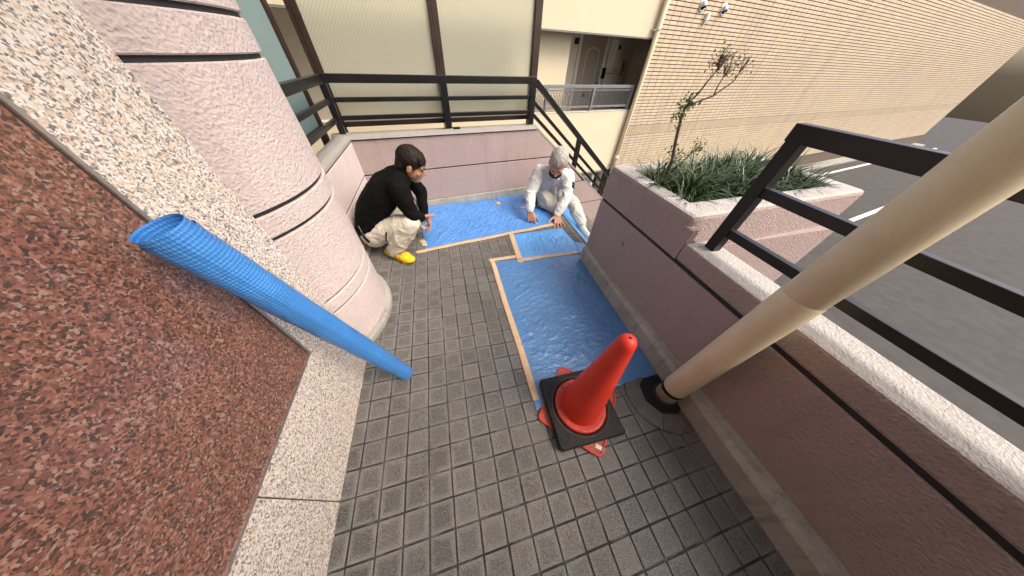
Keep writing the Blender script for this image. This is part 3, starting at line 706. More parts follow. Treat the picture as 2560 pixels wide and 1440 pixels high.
while z_ < 3.4: zs.append(z_); z_ += BHT
z_ = -0.100 - BHT / 2
while z_ > -1.6: zs.append(z_); z_ -= BHT
for zz in zs:
    k = 0
    while 1.46 + (k + 0.5) * BWD < 29.8: items.append((1.46 + (k + 0.5) * BWD, zz, 0)); k += 1
k = 0
while 1.46 + k * BHT < 29.8: items.append((1.46 + (k + 0.5) * BHT, 0.0185, 1)); k += 1
sc_ = []
for it in items:
    p = project(fw(it[0], BO, it[1])); v = 0.0
    if p and 740 < p[0] < 1820 and -5 < p[1] < 440: v = 1.0 / (Vector(fw(it[0], BO, it[1])) - CAMLOC).length * (1.15 if p[1] < 250 else 1.0)
    sc_.append((v,) + it)
sc_.sort(reverse=True)
rest = [MB(), ]
for k, (v, s_, zz, so) in enumerate(sc_):
    if k < 300: link('brick', (sold_me if so else brick_me), None, bk, (s_, BO - random.uniform(0, 0.002), zz), (random.gauss(0, 0.004), 0, random.gauss(0, 0.004)))
    else:
        src = sold if so else brick; i = len(rest[0].v); oy = BO - random.uniform(0, 0.002)
        rest[0].v += [(a + s_, b + oy, c + zz) for a, b, c in src.v]; rest[0].f += [tuple(i + q for q in f) for f in src.f]
rest[0].build('bricks', 'brick_tile', bk, kind='stuff')
# vents and box on the brick wall
for nm_, s_, z_, lb in (('vent_cap', 2.50, 2.30, 'round steel vent hood nearer the drainpipe, high on brick wall'), ('vent_cap', 3.24, 2.29, 'round steel vent hood farther right, high on brick wall')):
    vc = thing(nm_, lb, 'vent', fw(s_, BO - 0.01, z_), AZF, 'vent hoods on the brick wall')
    MB().lathe([(0.098, 0), (0.098, 0.012), (0.085, 0.02)], 28).build('flange', 'steel', vc, rot=(R(90), 0, 0))
    hd = MB(); n1 = 20; n2 = 8
    for j in range(n2 + 1):
        ph = math.pi / 2 * j / n2
        for i in range(n1 + 1): th = math.pi * (-0.14 + 1.28 * i / n1); hd.v.append((0.08 * math.cos(ph) * math.cos(th), -0.02 - 0.075 * math.sin(ph), 0.08 * math.cos(ph) * math.sin(th)))
    for j in range(n2):
        for i in range(n1): a = j * (n1 + 1) + i; hd.f.append((a, a + 1, a + n1 + 2, a + n1 + 1))
    hd.build('hood', 'steel', vc, smooth=True)
    MB().lathe([(0.07, 0), (0.07, 0.016)], 20).build('mouth', 'void_black', vc, rot=(R(90), 0, 0), loc=(0, -0.008, 0))
jb = thing('junction_box', 'small white box with cable stub on the brick wall', 'box', fw(2.76, BO - 0.012, 2.15), AZF)
part('casing', 'sign_white', jb, (-0.04, 0.04, -0.07, 0, -0.06, 0.06), bevel=0.012)
MB().tube([(0, -0.03, -0.06), (-0.01, -0.03, -0.10), (-0.01, -0.005, -0.13)], 0.014, 8).build('cable', 'sign_white', jb)
# ================================================================== OBJECTS ON THE PORCH
def sheet(name, label, mat, q, amp, seed, nx=70, ny=60, lift=0.0028, group=None, jag=0.008, fold=1.0, zf=fz, crease=(1.0, 0.35)):
    """wrinkled tarpaulin: q = corners (front-left, front-right, back-right, back-left)"""
    c0 = Vector((sum(p[0] for p in q) / 4, sum(p[1] for p in q) / 4, 0)); c0.z = zf(c0.x, c0.y)
    mb = MB(); q = [Vector((p[0], p[1], 0)) for p in q]
    for j in range(ny + 1):
        v = j / ny
        for i in range(nx + 1):
            u = i / nx; p = (q[0] * (1 - u) + q[1] * u) * (1 - v) + (q[3] * (1 - u) + q[2] * u) * v
            eb = min(u, 1 - u, v, 1 - v)
            if eb < 1e-6:
                p = p + Vector((noise.noise((p.x * 9, p.y * 9, seed)), noise.noise((p.x * 9, p.y * 9, seed + 5)), 0)) * jag
            damp = min(1.0, 0.05 + eb * 9)
            a, b = p.x * crease[0] + p.y * crease[1], -p.x * crease[1] + p.y * crease[0]
            n1 = noise.noise((p.x * 3.1, p.y * 3.1, seed)); n2 = 1 - abs(noise.noise((a * 5 + n1, b * 17 + 2 * n1, seed + 3))) * 2; n3 = 1 - abs(noise.noise((a * 13, b * 30, seed + 9))) * 2
            n4 = 1 - abs(noise.noise((a * 9 + 1.5 * n1, b * 9 - n1, seed + 15))) * 2.6
            h = amp * (0.25 + 0.30 * n1) + fold * amp * (0.55 * max(0, n2) ** 5 + 0.40 * max(0, n3) ** 4 + 0.22 * max(0, n4) ** 6)
            for cl in (p.x * 0.998 + p.y * 0.06 + 0.05, p.y * 0.998 - p.x * 0.06 + 0.11):     # fold lines from the packet
                dl = abs((cl / 0.225 + 0.5) % 1.0 - 0.5) * 0.225 + 0.003 * noise.noise((p.x * 7, p.y * 7, seed)); h += 0.0035 * max(0.0, 1 - abs(dl) / 0.014) * (0.6 + 0.8 * n1)
            mb.v.append((p.x - c0.x, p.y - c0.y, zf(p.x, p.y) + lift + max(0.0, h) * damp - c0.z))
    for j in range(ny):
        for i in range(nx): a = j * (nx + 1) + i; mb.f.append((a, a + 1, a + nx + 2, a + nx + 1))
    o = mb.build(name, mat, None, smooth=True); o.location = c0
    s_ = o.modifiers.new('thickness', 'SOLIDIFY'); s_.thickness = 0.0012; s_.offset = 1
    return tag(o, label, 'tarpaulin', group)
GT = 'blue tarpaulins covering the porch floor'
sheet('tarpaulin', 'large blue tarpaulin laid along the foot of the back parapet', 'tarp_bright', ((0.405, 1.79), (2.02, 2.12), (2.06, 3.00), (0.36, 2.735)), 0.011, 1.0, 170, 100, group=GT, jag=0.02, crease=(0.8, 0.6), fold=1.4)
sheet('tarpaulin', 'small light blue tarpaulin patch between two tape strips by the planter end', 'tarp_light', ((1.355, 1.45), (2.10, 1.475), (2.035, 1.985), (1.395, 1.93)), 0.014, 11.0, 90, 64, group=GT, crease=(0.35, 1.0))
sheet('tarpaulin', 'large woven blue tarpaulin running under the traffic cone', 'tarp_woven', ((1.05, 0.05), (1.985, 0.075), (2.055, 1.45), (1.075, 1.475)), 0.009, 21.0, 110, 150, group=GT, fold=1.2, crease=(1.0, 0.15))
sheet('tarpaulin', 'blue tarpaulin scrap taped over the big one near the back parapet', 'tarp_bright', ((1.42, 2.55), (1.80, 2.53), (1.88, 2.985), (1.39, 2.915)), 0.012, 31.0, 60, 60, lift=0.010, group=GT, crease=(0.9, 0.5))
sheet('tarpaulin', 'light blue tarpaulin flap at the planter corner', 'tarp_light', ((2.03, 1.44), (2.16, 1.46), (2.17, 1.62), (2.07, 1.66)), 0.006, 41.0, 16, 16, lift=0.012, group=GT)
zst = fz(XE, 2) - 0.19
sheet('tarpaulin', 'blue tarpaulin draped over the first step down behind the kneeling man', 'tarp_light', ((2.205, 1.46), (2.56, 1.46), (2.56, 3.00), (2.205, 3.00)), 0.008, 51.0, 40, 70, lift=0.006, group=GT, zf=lambda x, y: max(zst, zst + 0.19 * (1 - (x - 2.205) / 0.24)))

def tape(label, p0, p1, w_, lift, seed, n_=None):
    p0 = Vector((*p0, 0)); p1 = Vector((*p1, 0)); L_ = (p1 - p0).length; n_ = n_ or max(6, int(L_ / 0.02)); d = (p1 - p0).normalized(); sx = Vector((-d.y, d.x, 0))
    c0 = (p0 + p1) / 2; c0.z = fz(c0.x, c0.y); mb = MB(); ny = 4
    for i in range(n_ + 1):
        p = p0 + d * (L_ * i / n_)
        wob = noise.noise((p.x * 4, p.y * 4, seed)) * 0.006
        for j in range(ny + 1):
            e_ = 0.003 * noise.noise((i * 3.7, j * 2.1, seed)) if i in (0, n_) else 0
            qv = p + sx * ((j / ny - 0.5) * w_ + wob) + d * e_
            hh = 0.0022 * max(0, noise.noise((qv.x * 28, qv.y * 28, seed + 2))) * (0.4 if j in (0, ny) else 1)
            mb.v.append((qv.x - c0.x, qv.y - c0.y, fz(qv.x, qv.y) + lift + hh - c0.z))
    for i in range(n_):
        for j in range(ny): a = i * (ny + 1) + j; mb.f.append((a, a + ny + 1, a + ny + 2, a + 1))
    o = mb.build('kraft_tape', 'kraft_tape', None, smooth=True); o.location = c0
    s_ = o.modifiers.new('thickness', 'SOLIDIFY'); s_.thickness = 0.0006; s_.offset = 1
    return tag(o, label, 'tape', 'strips of kraft tape')
tape('long brown kraft tape strip along the front of the back tarpaulin', (0.32, 1.752), (2.045, 2.10), 0.052, 0.0048, 1)
tape('short brown kraft tape strip on the left side of the small tarpaulin patch', (1.370, 1.945), (1.345, 1.41), 0.058, 0.0065, 2)
tape('crinkled brown kraft tape strip between the small patch and the woven tarpaulin', (1.34, 1.452), (2.05, 1.482), 0.050, 0.0078, 3)
tape('brown kraft tape strip at the top left corner of the woven tarpaulin', (1.025, 1.500), (1.352, 1.518), 0.048, 0.0052, 4)
tape('long brown kraft tape strip down the left side of the woven tarpaulin', (1.058, 1.520), (1.068, 0.105), 0.046, 0.0062, 5)
tape('small square of kraft tape left on the taped tarpaulin scrap', (1.39, 2.755), (1.385, 2.675), 0.062, 0.017, 6)
tape('small kraft tape tab at the front edge of the tarpaulin scrap', (1.655, 2.545), (1.755, 2.552), 0.045, 0.020, 7)
tape('kraft tape tab holding the left edge of the back tarpaulin', (0.372, 1.975), (0.415, 1.85), 0.055, 0.0048, 8)
tape('kraft tape scrap beside the left hand of the kneeling man', (2.02, 2.38), (2.10, 2.36), 0.045, 0.006, 9)

# rolled-up blue tarpaulin leaning on the granite wall
rl = thing('tarpaulin_roll', 'rolled blue mesh tarpaulin leaning against the granite wall at left', 'tarpaulin', (0.31, 0.432, fz(0.31, 0.43)))
e0 = Vector((0.0, 0.0, 0.045)); e1 = Vector((0.1875 - 0.31, 0.330 - 0.432, 0.83 + 0.011)); dr_ = (e1 - e0).normalized()
Lr = 1.16; qr = dr_.to_track_quat('Z', 'Y')
def roll_mesh(z0, z1, r0, r1, seed):
    mb = MB(); n1, n2 = 72, 120
    for k in range(n2 + 1):
        z_ = z0 + (z1 - z0) * k / n2
        for j in range(n1):
            a = 2 * math.pi * j / n1; r_ = r0 + (r1 - r0) * k / n2
            r_ += 0.0016 * noise.noise((math.cos(a) * 1.3, math.sin(a) * 1.3, z_ * 9 + seed)) + 0.0012 * (1 - 2 * abs(noise.noise((math.cos(a) * 3, math.sin(a) * 3, z_ * 22 + seed)))) + (0.0018 if j < 4 else 0)
            mb.v.append((r_ * math.cos(a), r_ * math.sin(a), z_))
    for k in range(n2):
        for j in range(n1): mb.f.append((k * n1 + j, k * n1 + (j + 1) % n1, (k + 1) * n1 + (j + 1) % n1, (k + 1) * n1 + j))
    return mb
def roll_part(name, mb):
    o = mb.build(name, 'tarp_roll', rl, smooth=True); o.rotation_mode = 'QUATERNION'; o.rotation_quaternion = qr; o.location = e0; return o
roll_part('roll', roll_mesh(0, Lr, 0.0405, 0.046, 1))
roll_part('outer_lap', roll_mesh(0.17, Lr - 0.02, 0.0425, 0.048, 4))
for k_ in (Lr - 0.05,): MB().tube([e0 + dr_ * (k_ - 0.01), e0 + dr_ * k_], 0.044, 30).build('core_end', 'tarp_woven', rl)
sp_ = MB(); upv = dr_.orthogonal().normalized(); sdv = dr_.cross(upv); nS = 90
for e_ in (e0, e0 + dr_ * 0.02):
    for k in range(nS): a = k * 0.42; r_ = 0.010 + 0.030 * k / nS; sp_.v.append(tuple(e_ + (upv * math.cos(a) + sdv * math.sin(a)) * r_))
for k in range(nS - 1): sp_.f.append((k, k + 1, nS + k + 1, nS + k))
sp_.build('spiral_end', 'tarp_bright', rl, smooth=True)
MB().tube([e0 + dr_ * 0.012, e0 + dr_ * 0.02], 0.039, 30).build('core_end', 'tarp_woven', rl)

# traffic cone with weight
cx_, cy_ = 1.303, 0.006; cz_ = fz(cx_, cy_) + 0.004
tc = thing('traffic_cone', 'glossy red traffic cone with dusty square base under a black weight', 'traffic cone', (cx_, cy_, cz_), R(0))
def rsq(h, r_, n=6, rot=0.0):
    out = []
    for qx, qy, a0 in ((1, 1, 0), (-1, 1, 90), (-1, -1, 180), (1, -1, 270)):
        for k in range(n + 1): a = R(a0 + 90 * k / n); out.append(((h - r_) * qx + r_ * math.cos(a), (h - r_) * qy + r_ * math.sin(a)))
    return [(x * math.cos(rot) - y * math.sin(rot), x * math.sin(rot) + y * math.cos(rot)) for x, y in out]
RB = R(46)
MB().zprism(rsq(0.19, 0.035, rot=RB), 0.004, 0.018).build('base', 'dusty_red', tc, bevel=0.003)
bm_ = MB(); po = rsq(0.19, 0.035, rot=RB); pi_ = rsq(0.182, 0.03, rot=RB); nn = len(po)
bm_.v = [(x, y, z) for P_, z in ((po, 0.016), (po, 0.024), (pi_, 0.024), (pi_, 0.016)) for x, y in P_]
for a in range(3): bm_.f += [(a * nn + k, a * nn + (k + 1) % nn, (a + 1) * nn + (k + 1) % nn, (a + 1) * nn + k) for k in range(nn)]
bm_.build('base_rim', 'red_plastic', tc)
MB().lathe([(0.118, 0.060), (0.116, 0.074), (0.110, 0.11), (0.037, 0.742), (0.035, 0.762), (0.027, 0.780), (0.012, 0.788), (0.005, 0.7885)], 64).build('body', 'red_plastic', tc, smooth=True)
MB().lathe([(0.110, 0.018), (0.150, 0.018), (0.150, 0.055), (0.146, 0.062), (0.136, 0.066), (0.128, 0.062), (0.114, 0.063)], 64, cap=False).build('flange', 'worn_red', tc, smooth=True)
MB().lathe([(0.0055, 0.7875), (0.0055, 0.7895)], 12).build('tip_hole', 'void_black', tc)
lbp = Matrix.Rotation(RB, 3, 'Z') @ Vector((-0.165, -0.165, 0)); lb_ = MB().box(-0.024, 0.024, -0.012, 0.012, 0.0175, 0.0184).build('label', 'white_label', tc)
lb_.location = Vector((0.02, -0.222, 0)); lb_.rotation_euler = (0, 0, R(-42))
lb2 = MB().box(-0.024, 0.024, -0.003, 0.003, 0.0175, 0.0188).build('label_print', 'dusty_red', tc); lb2.location = (0.013, -0.232, 0); lb2.rotation_euler = (0, 0, R(-42))
# weight: square rubber block with round hole
wt = thing('cone_weight', 'square black rubber weight ring around the traffic cone', 'weight', (cx_ - 0.004, cy_ - 0.002, cz_ + 0.024), R(-1.5))
mw = MB(); N_ = 64; HS = 0.192; prof = [(0.0, 0.166), (0.046, 0.166), (0.052, 0.161), (0.040, 0.155)]
def sq_pt(a, h, c_=0.012):
    x, y = math.cos(a), math.sin(a); k = h / max(abs(x), abs(y)); return (x * k, y * k)
angs = sorted(set([2 * math.pi * k / N_ for k in range(N_)] + [math.pi / 4 + math.pi / 2 * k + d_ for k in range(4) for d_ in (-0.035, 0.035)]))
angs = [a for a in angs if min(abs(a - (math.pi / 4 + math.pi / 2 * k)) for k in range(4)) > 0.001]; N_ = len(angs)
loops = [[(*sq_pt(a, HS), 0.0) for a in angs], [(*sq_pt(a, HS), 0.034) for a in angs], [(*sq_pt(a, HS - 0.005), 0.040) for a in angs],
         [(0.163 * math.cos(a), 0.163 * math.sin(a), 0.040) for a in angs], [(0.160 * math.cos(a), 0.160 * math.sin(a), 0.036) for a in angs], [(0.156 * math.cos(a), 0.156 * math.sin(a), 0.036) for a in angs], [(0.153 * math.cos(a), 0.153 * math.sin(a), 0.030) for a in angs], [(0.153 * math.cos(a), 0.153 * math.sin(a), 0.0) for a in angs]]
for l_ in loops: mw.v += l_
for a in range(len(loops)):
    b = (a + 1) % len(loops); mw.f += [(a * N_ + k, a * N_ + (k + 1) % N_, b * N_ + (k + 1) % N_, b * N_ + k) for k in range(N_)]
mw.build('block', 'black_rubber', wt)
MB().lathe([(0.024, 0.0385), (0.024, 0.0420), (0.021, 0.0425), (0.018, 0.0410)], 24, (-0.150, -0.150, 0)).build('stamp', 'black_rubber', wt)
MB().tube([(0.165 * math.cos(2 * math.pi * k / 48), 0.165 * math.sin(2 * math.pi * k / 48), 0.0395) for k in range(49)], 0.0022, 6, cap=False).build('ridge', 'bark', wt)

# near downpipe
dp = thing('porch_downpipe', 'thick cream drainpipe rising from the black drain by the right kerb', 'drainpipe', (1.905, -0.056, fz(1.905, -0.056)))
MB().tube([(0, 0, -0.02), (0, 0, 2.80)], 0.062, 40).build('pipe', 'pipe_plastic_worn', dp, smooth=True)
MB().tube([(0, 0, 0.092), (0, 0, 0.120)], 0.0662, 40).build('band', 'black_rubber', dp, smooth=True, bevel=0.003)
MB().tube([(0, 0, 0.118), (0, 0, 0.125), (0, 0, 0.95), (0, 0, 0.96)], [0.0625, 0.0645, 0.0645, 0.0625], 40, cap=False).build('sleeve', 'pipe_plastic_worn', dp, smooth=True)
MB().lathe([(0.078, 0.003), (0.074, 0.010), (0.060, 0.016)], 32, cap=False).build('collar', 'black_rubber', dp)

# ------------------------------------------------------------------ planting
gr = MB()
def blade(base, az, ln, wd, lean, droop):
    p = Vector(base); d = Vector((math.cos(az) * math.sin(lean), math.sin(az) * math.sin(lean), math.cos(lean))); sd_ = Vector((-math.sin(az), math.cos(az), 0)); n_ = 6; i0 = len(gr.v)
    for k in range(n_ + 1):
        w_ = wd * (1 - (k / n_) ** 2.2) + 0.0004
        gr.v += [tuple(p - sd_ * w_), tuple(p + sd_ * w_)]
        lean2 = lean + droop * ((k + 1) / n_) ** 1.3
        d = Vector((math.cos(az) * math.sin(lean2), math.sin(az) * math.sin(lean2), math.cos(lean2))); p = p + d * ln / n_
    for k in range(n_): a = i0 + 2 * k; gr.f.append((a, a + 1, a + 3, a + 2))
rnd = random.Random(3)
for k in range(64):
    bx0 = 2.19 + rnd.random() ** 1.15 * 1.2; by0 = rnd.uniform(0.755, 1.225)
    for b in range(rnd.randint(26, 38)):
        a = rnd.uniform(0, 2 * math.pi); r_ = rnd.random() * 0.035
        blade((bx0 + r_ * math.cos(a), by0 + r_ * math.sin(a), 0.79), a + rnd.gauss(0, 0.5), rnd.uniform(0.15, 0.33), rnd.uniform(0.0032, 0.0064), rnd.uniform(0.1, 0.75), rnd.uniform(0.7, 1.7))
tag(gr.build('grass', 'grass_blade', None), 'dark green strap-leaved grass filling the planter', 'grass', kind='stuff')
sh = thing('shrub', 'sparse leaning shrub with dry top twigs growing from the planter', 'shrub', (2.26, 1.05, 0.80))
def rel(*pts): return [(a - 2.26, b - 1.05, c - 0.80) for a, b, c in pts]
tk = MB(); tk.tube(rel((2.26, 1.05, 0.78), (2.235, 1.05, 0.985), (2.185, 1.05, 1.10), (2.15, 1.05, 1.207), (2.137, 1.05, 1.268)), [0.0125, 0.011, 0.0095, 0.0085, 0.0075], 9); tk.build('trunk', 'bark', sh, smooth=True)
brs = [([(2.137, 1.05, 1.266), (2.155, 1.045, 1.30), (2.176, 1.04, 1.33), (2.197, 1.035, 1.386), (2.216, 1.03, 1.426), (2.20, 1.03, 1.47)], 0.0062),
       ([(2.137, 1.05, 1.262), (2.20, 1.04, 1.295), (2.277, 1.03, 1.322), (2.355, 1.02, 1.385), (2.37, 1.02, 1.44)], 0.006),
       ([(2.277, 1.03, 1.322), (2.262, 1.02, 1.37), (2.275, 1.02, 1.42)], 0.004),
       ([(2.15, 1.05, 1.20), (2.11, 1.045, 1.235)], 0.004), ([(2.27, 1.05, 0.90), (2.37, 1.05, 1.03), (2.41, 1.05, 1.07)], 0.006), ([(2.30, 1.02, 0.86), (2.46, 1.0, 0.96)], 0.011)]
for pts, r_ in brs:
    MB().tube(rel(*pts), [r_ * (1 - 0.55 * k / (len(pts) - 1)) for k in range(len(pts))], 7).build('branch', 'bark', sh, smooth=True)
def leaves(name, mat, spots, ln):
    mb = MB()
    for (c, rad, n_) in spots:
        c = Vector(c)
        for k in range(n_):
            p = c + Vector((rnd.gauss(0, 1), rnd.gauss(0, 1), rnd.gauss(0, 1))) * rad * 0.5
            d = Vector((rnd.gauss(0, 1), rnd.gauss(0, 1), rnd.gauss(0.3, 1))).normalized(); s_ = d.orthogonal().normalized(); s_ = (Matrix.Rotation(rnd.uniform(0, 6.28), 3, d) @ s_); l_ = ln * rnd.uniform(0.6, 1.3); i = len(mb.v); nrm = d.cross(s_) * l_ * 0.12
            mb.v += [tuple(v - Vector((2.26, 1.05, 0.80))) for v in (p, p + d * l_ * 0.5 + s_ * l_ * 0.26 + nrm, p + d * l_, p + d * l_ * 0.5 - s_ * l_ * 0.26 + nrm)]
            mb.f.append((i, i + 1, i + 2)); mb.f.append((i, i + 2, i + 3))
    return mb.build(name, mat, sh, kind='stuff')
leaves('foliage', 'shrub_leaf', [((2.125, 1.05, 1.265), 0.045, 64), ((2.14, 1.045, 1.30), 0.035, 39), ((2.12, 1.05, 1.235), 0.03, 32), ((2.165, 1.05, 1.17), 0.025, 11), ((2.20, 1.05, 1.07), 0.035, 24), ((2.235, 1.05, 1.00), 0.05, 50), ((2.28, 1.05, 0.985), 0.05, 43), ((2.38, 1.05, 1.06), 0.045, 57), ((2.41, 1.05, 1.05), 0.03, 25), ((2.185, 1.04, 1.27), 0.02, 10)], 0.020)
leaves('dry_leaves', 'dry_leaf', [((2.19, 1.03, 1.475), 0.05, 43), ((2.23, 1.03, 1.455), 0.05, 43), ((2.21, 1.03, 1.43), 0.035, 18), ((2.275, 1.02, 1.43), 0.035, 24), ((2.37, 1.02, 1.44), 0.045, 31), ((2.30, 1.02, 1.47), 0.05, 31), ((2.17, 1.03, 1.44), 0.03, 12)], 0.015)
tw = MB()
for k in range(34):
    b_ = Vector(rnd.choice([(2.205, 1.03, 1.44), (2.215, 1.03, 1.42), (2.27, 1.02, 1.40), (2.36, 1.02, 1.42)])); d = Vector((rnd.gauss(0, 0.5), rnd.gauss(0, 0.5), 1)).normalized()
    p1 = b_ + d * rnd.uniform(0.03, 0.05); p2 = p1 + (d + Vector((rnd.gauss(0, 0.4), rnd.gauss(0, 0.4), 0))).normalized() * 0.035
    tw.tube(rel(tuple(b_), tuple(p1), tuple(p2)), [0.0022, 0.0016, 0.0008], 4)
tw.build('twigs', 'bark', sh, kind='stuff')

# ================================================================== PEOPLE
def remesh(name, mb, mat, parent, voxel, smooth_it=4, disp=None, loc=Vector((0, 0, 0))):
    me = mb.mesh(name); o = bpy.data.objects.new(name, me); COL.objects.link(o)
    r_ = o.modifiers.new('r', 'REMESH'); r_.mode = 'VOXEL'; r_.voxel_size = voxel; r_.adaptivity = 0
    s_ = o.modifiers.new('s', 'SMOOTH'); s_.factor = 0.5; s_.iterations = smooth_it
    if disp:
        for k, (strength, size, basis) in enumerate(disp):
            t_ = bpy.data.textures.new(name + '_fold%d' % k, 'CLOUDS'); t_.noise_scale = size; t_.noise_depth = 2
            d_ = o.modifiers.new('d%d' % k, 'DISPLACE'); d_.texture = t_; d_.strength = strength; d_.mid_level = 0.5; d_.texture_coords = 'LOCAL'
        s2 = o.modifiers.new('s2', 'SMOOTH'); s2.factor = 0.5; s2.iterations = 1
    dg = bpy.context.evaluated_depsgraph_get(); ev = o.evaluated_get(dg); nm = bpy.data.meshes.new_from_object(ev, depsgraph=dg)
    bpy.data.objects.remove(o); bpy.data.meshes.remove(me)
    nm.transform(Matrix.Translation(-loc)); nm.materials.clear()
    o = link(name, nm, mat, parent, smooth=True); return o
def folds(o, amp, f1=9.0, f2=24.0, st=(1, 1, 1.9), seed=0.0):
    me = o.data; me.update()
    src = [(v.co.copy(), v.normal.copy()) for v in me.vertices]; flat = []
    for c, nn_ in src:
        q = Vector((c.x * st[0], c.y * st[1], c.z * st[2]))
        w1 = noise.noise_vector(q * 4.0 + Vector((seed, 0, 0))) * 0.35
        r1 = 1 - 2 * abs(noise.noise(q * f1 + w1 + Vector((0, seed, 0)))); r2 = 1 - 2 * abs(noise.noise(q * f2 + w1 * 2 + Vector((0, 0, seed))))
        flat += (c + nn_ * (amp * (max(0, r1) ** 2 * 0.9 + max(0, r2) ** 3 * 0.45 - 0.3)))[:]
    me.vertices.foreach_set('co', flat); me.update()
def cap(mb, p0, r0, p1, r1, n=14):
    """tapered capsule"""
    p0, p1 = Vector(p0), Vector(p1); d = p1 - p0; L_ = d.length
    if L_ < 1e-5: return ell(mb, p0, (r0, r0, r0))
    d.normalize(); pts = []; rad = []
    for k in range(6): a = math.pi / 2 * k / 5; pts.append(p0 - d * r0 * math.cos(a)); rad.append(max(1e-4, r0 * math.sin(a)))
    for k in range(6): a = math.pi / 2 * k / 5; pts.append(p1 + d * r1 * math.sin(a)); rad.append(max(1e-4, r1 * math.cos(a)))
    mb.tube(pts, rad, n)
def ell(mb, c, r_, rot=None, n=18):
    c = Vector(c); rot = rot or Matrix.Identity(3); i0 = len(mb.v); m_ = n // 2
    mb.v.append(tuple(c + rot @ Vector((0, 0, -r_[2]))))
    for j in range(1, m_):
        ph = -math.pi / 2 + math.pi * j / m_
        for i in range(n): th = 2 * math.pi * i / n; mb.v.append(tuple(c + rot @ Vector((r_[0] * math.cos(ph) * math.cos(th), r_[1] * math.cos(ph) * math.sin(th), r_[2] * math.sin(ph)))))
    mb.v.append(tuple(c + rot @ Vector((0, 0, r_[2])))); top = len(mb.v) - 1
    for i in range(n): mb.f.append((i0, i0 + 1 + (i + 1) % n, i0 + 1 + i))
    for j in range(m_ - 2):
        for i in range(n): a = i0 + 1 + j * n; mb.f.append((a + i, a + (i + 1) % n, a + n + (i + 1) % n, a + n + i))
    a = i0 + 1 + (m_ - 2) * n
    for i in range(n): mb.f.append((a + i, a + (i + 1) % n, top))
def chain(mb, pts):
    for (p, r_), (q, s_) in zip(pts[:-1], pts[1:]): cap(mb, p, r_, q, s_)
def torso(mb, secs, n=9):
    """secs: (centre, half-width vector, radius) lofted as sideways capsules"""
    for (c0, h0, r0), (c1, h1, r1) in zip(secs[:-1], secs[1:]):
        for k in range(n):
            t = k / (n - 1); c = Vector(c0).lerp(Vector(c1), t); h = Vector(h0).lerp(Vector(h1), t); r_ = r0 + (r1 - r0) * t; cap(mb, c - h, r_ * 0.92, c + h, r_ * 0.92, 16)
def basis(f, u):
    f = Vector(f).normalized(); u = Vector(u); u = (u - f * u.dot(f)).normalized(); s_ = f.cross(u); return f, u, s_       # forward, up, right-hand side
def head(mb, c, f, u, k=1.0):
    f, u, s_ = basis(f, u); rot = Matrix((s_, f, u)).transposed(); P_ = lambda a, b, d: Vector(c) + (s_ * a + f * b + u * d) * k
    ell(mb, P_(0, -0.012, 0.03), (0.078 * k, 0.098 * k, 0.092 * k), rot, 24)          # cranium
    ell(mb, P_(0, 0.022, -0.03), (0.066 * k, 0.072 * k, 0.085 * k), rot, 22)          # face
    ell(mb, P_(0, 0.050, -0.088), (0.040 * k, 0.038 * k, 0.030 * k), rot)             # jaw
    for sg_ in (-1, 1):
        ell(mb, P_(0.038 * sg_, 0.056, -0.028), (0.026 * k, 0.022 * k, 0.022 * k), rot)   # cheek
        ell(mb, P_(0.080 * sg_, -0.008, -0.012), (0.010 * k, 0.020 * k, 0.032 * k), rot)  # ear
        ell(mb, P_(0.030 * sg_, 0.074, 0.022), (0.026 * k, 0.012 * k, 0.009 * k), rot)    # brow ridge
    cap(mb, P_(0, 0.084, 0.012), 0.009 * k, P_(0, 0.106, -0.030), 0.0125 * k)             # nose
    for sg_ in (-1, 1): ell(mb, P_(0.011 * sg_, 0.096, -0.034), (0.008 * k, 0.009 * k, 0.007 * k), rot)
    ell(mb, P_(0, 0.084, -0.062), (0.024 * k, 0.010 * k, 0.009 * k), rot)                 # lips
    ell(mb, P_(0, 0.080, -0.096), (0.018 * k, 0.012 * k, 0.012 * k), rot)                 # chin
    return P_, rot
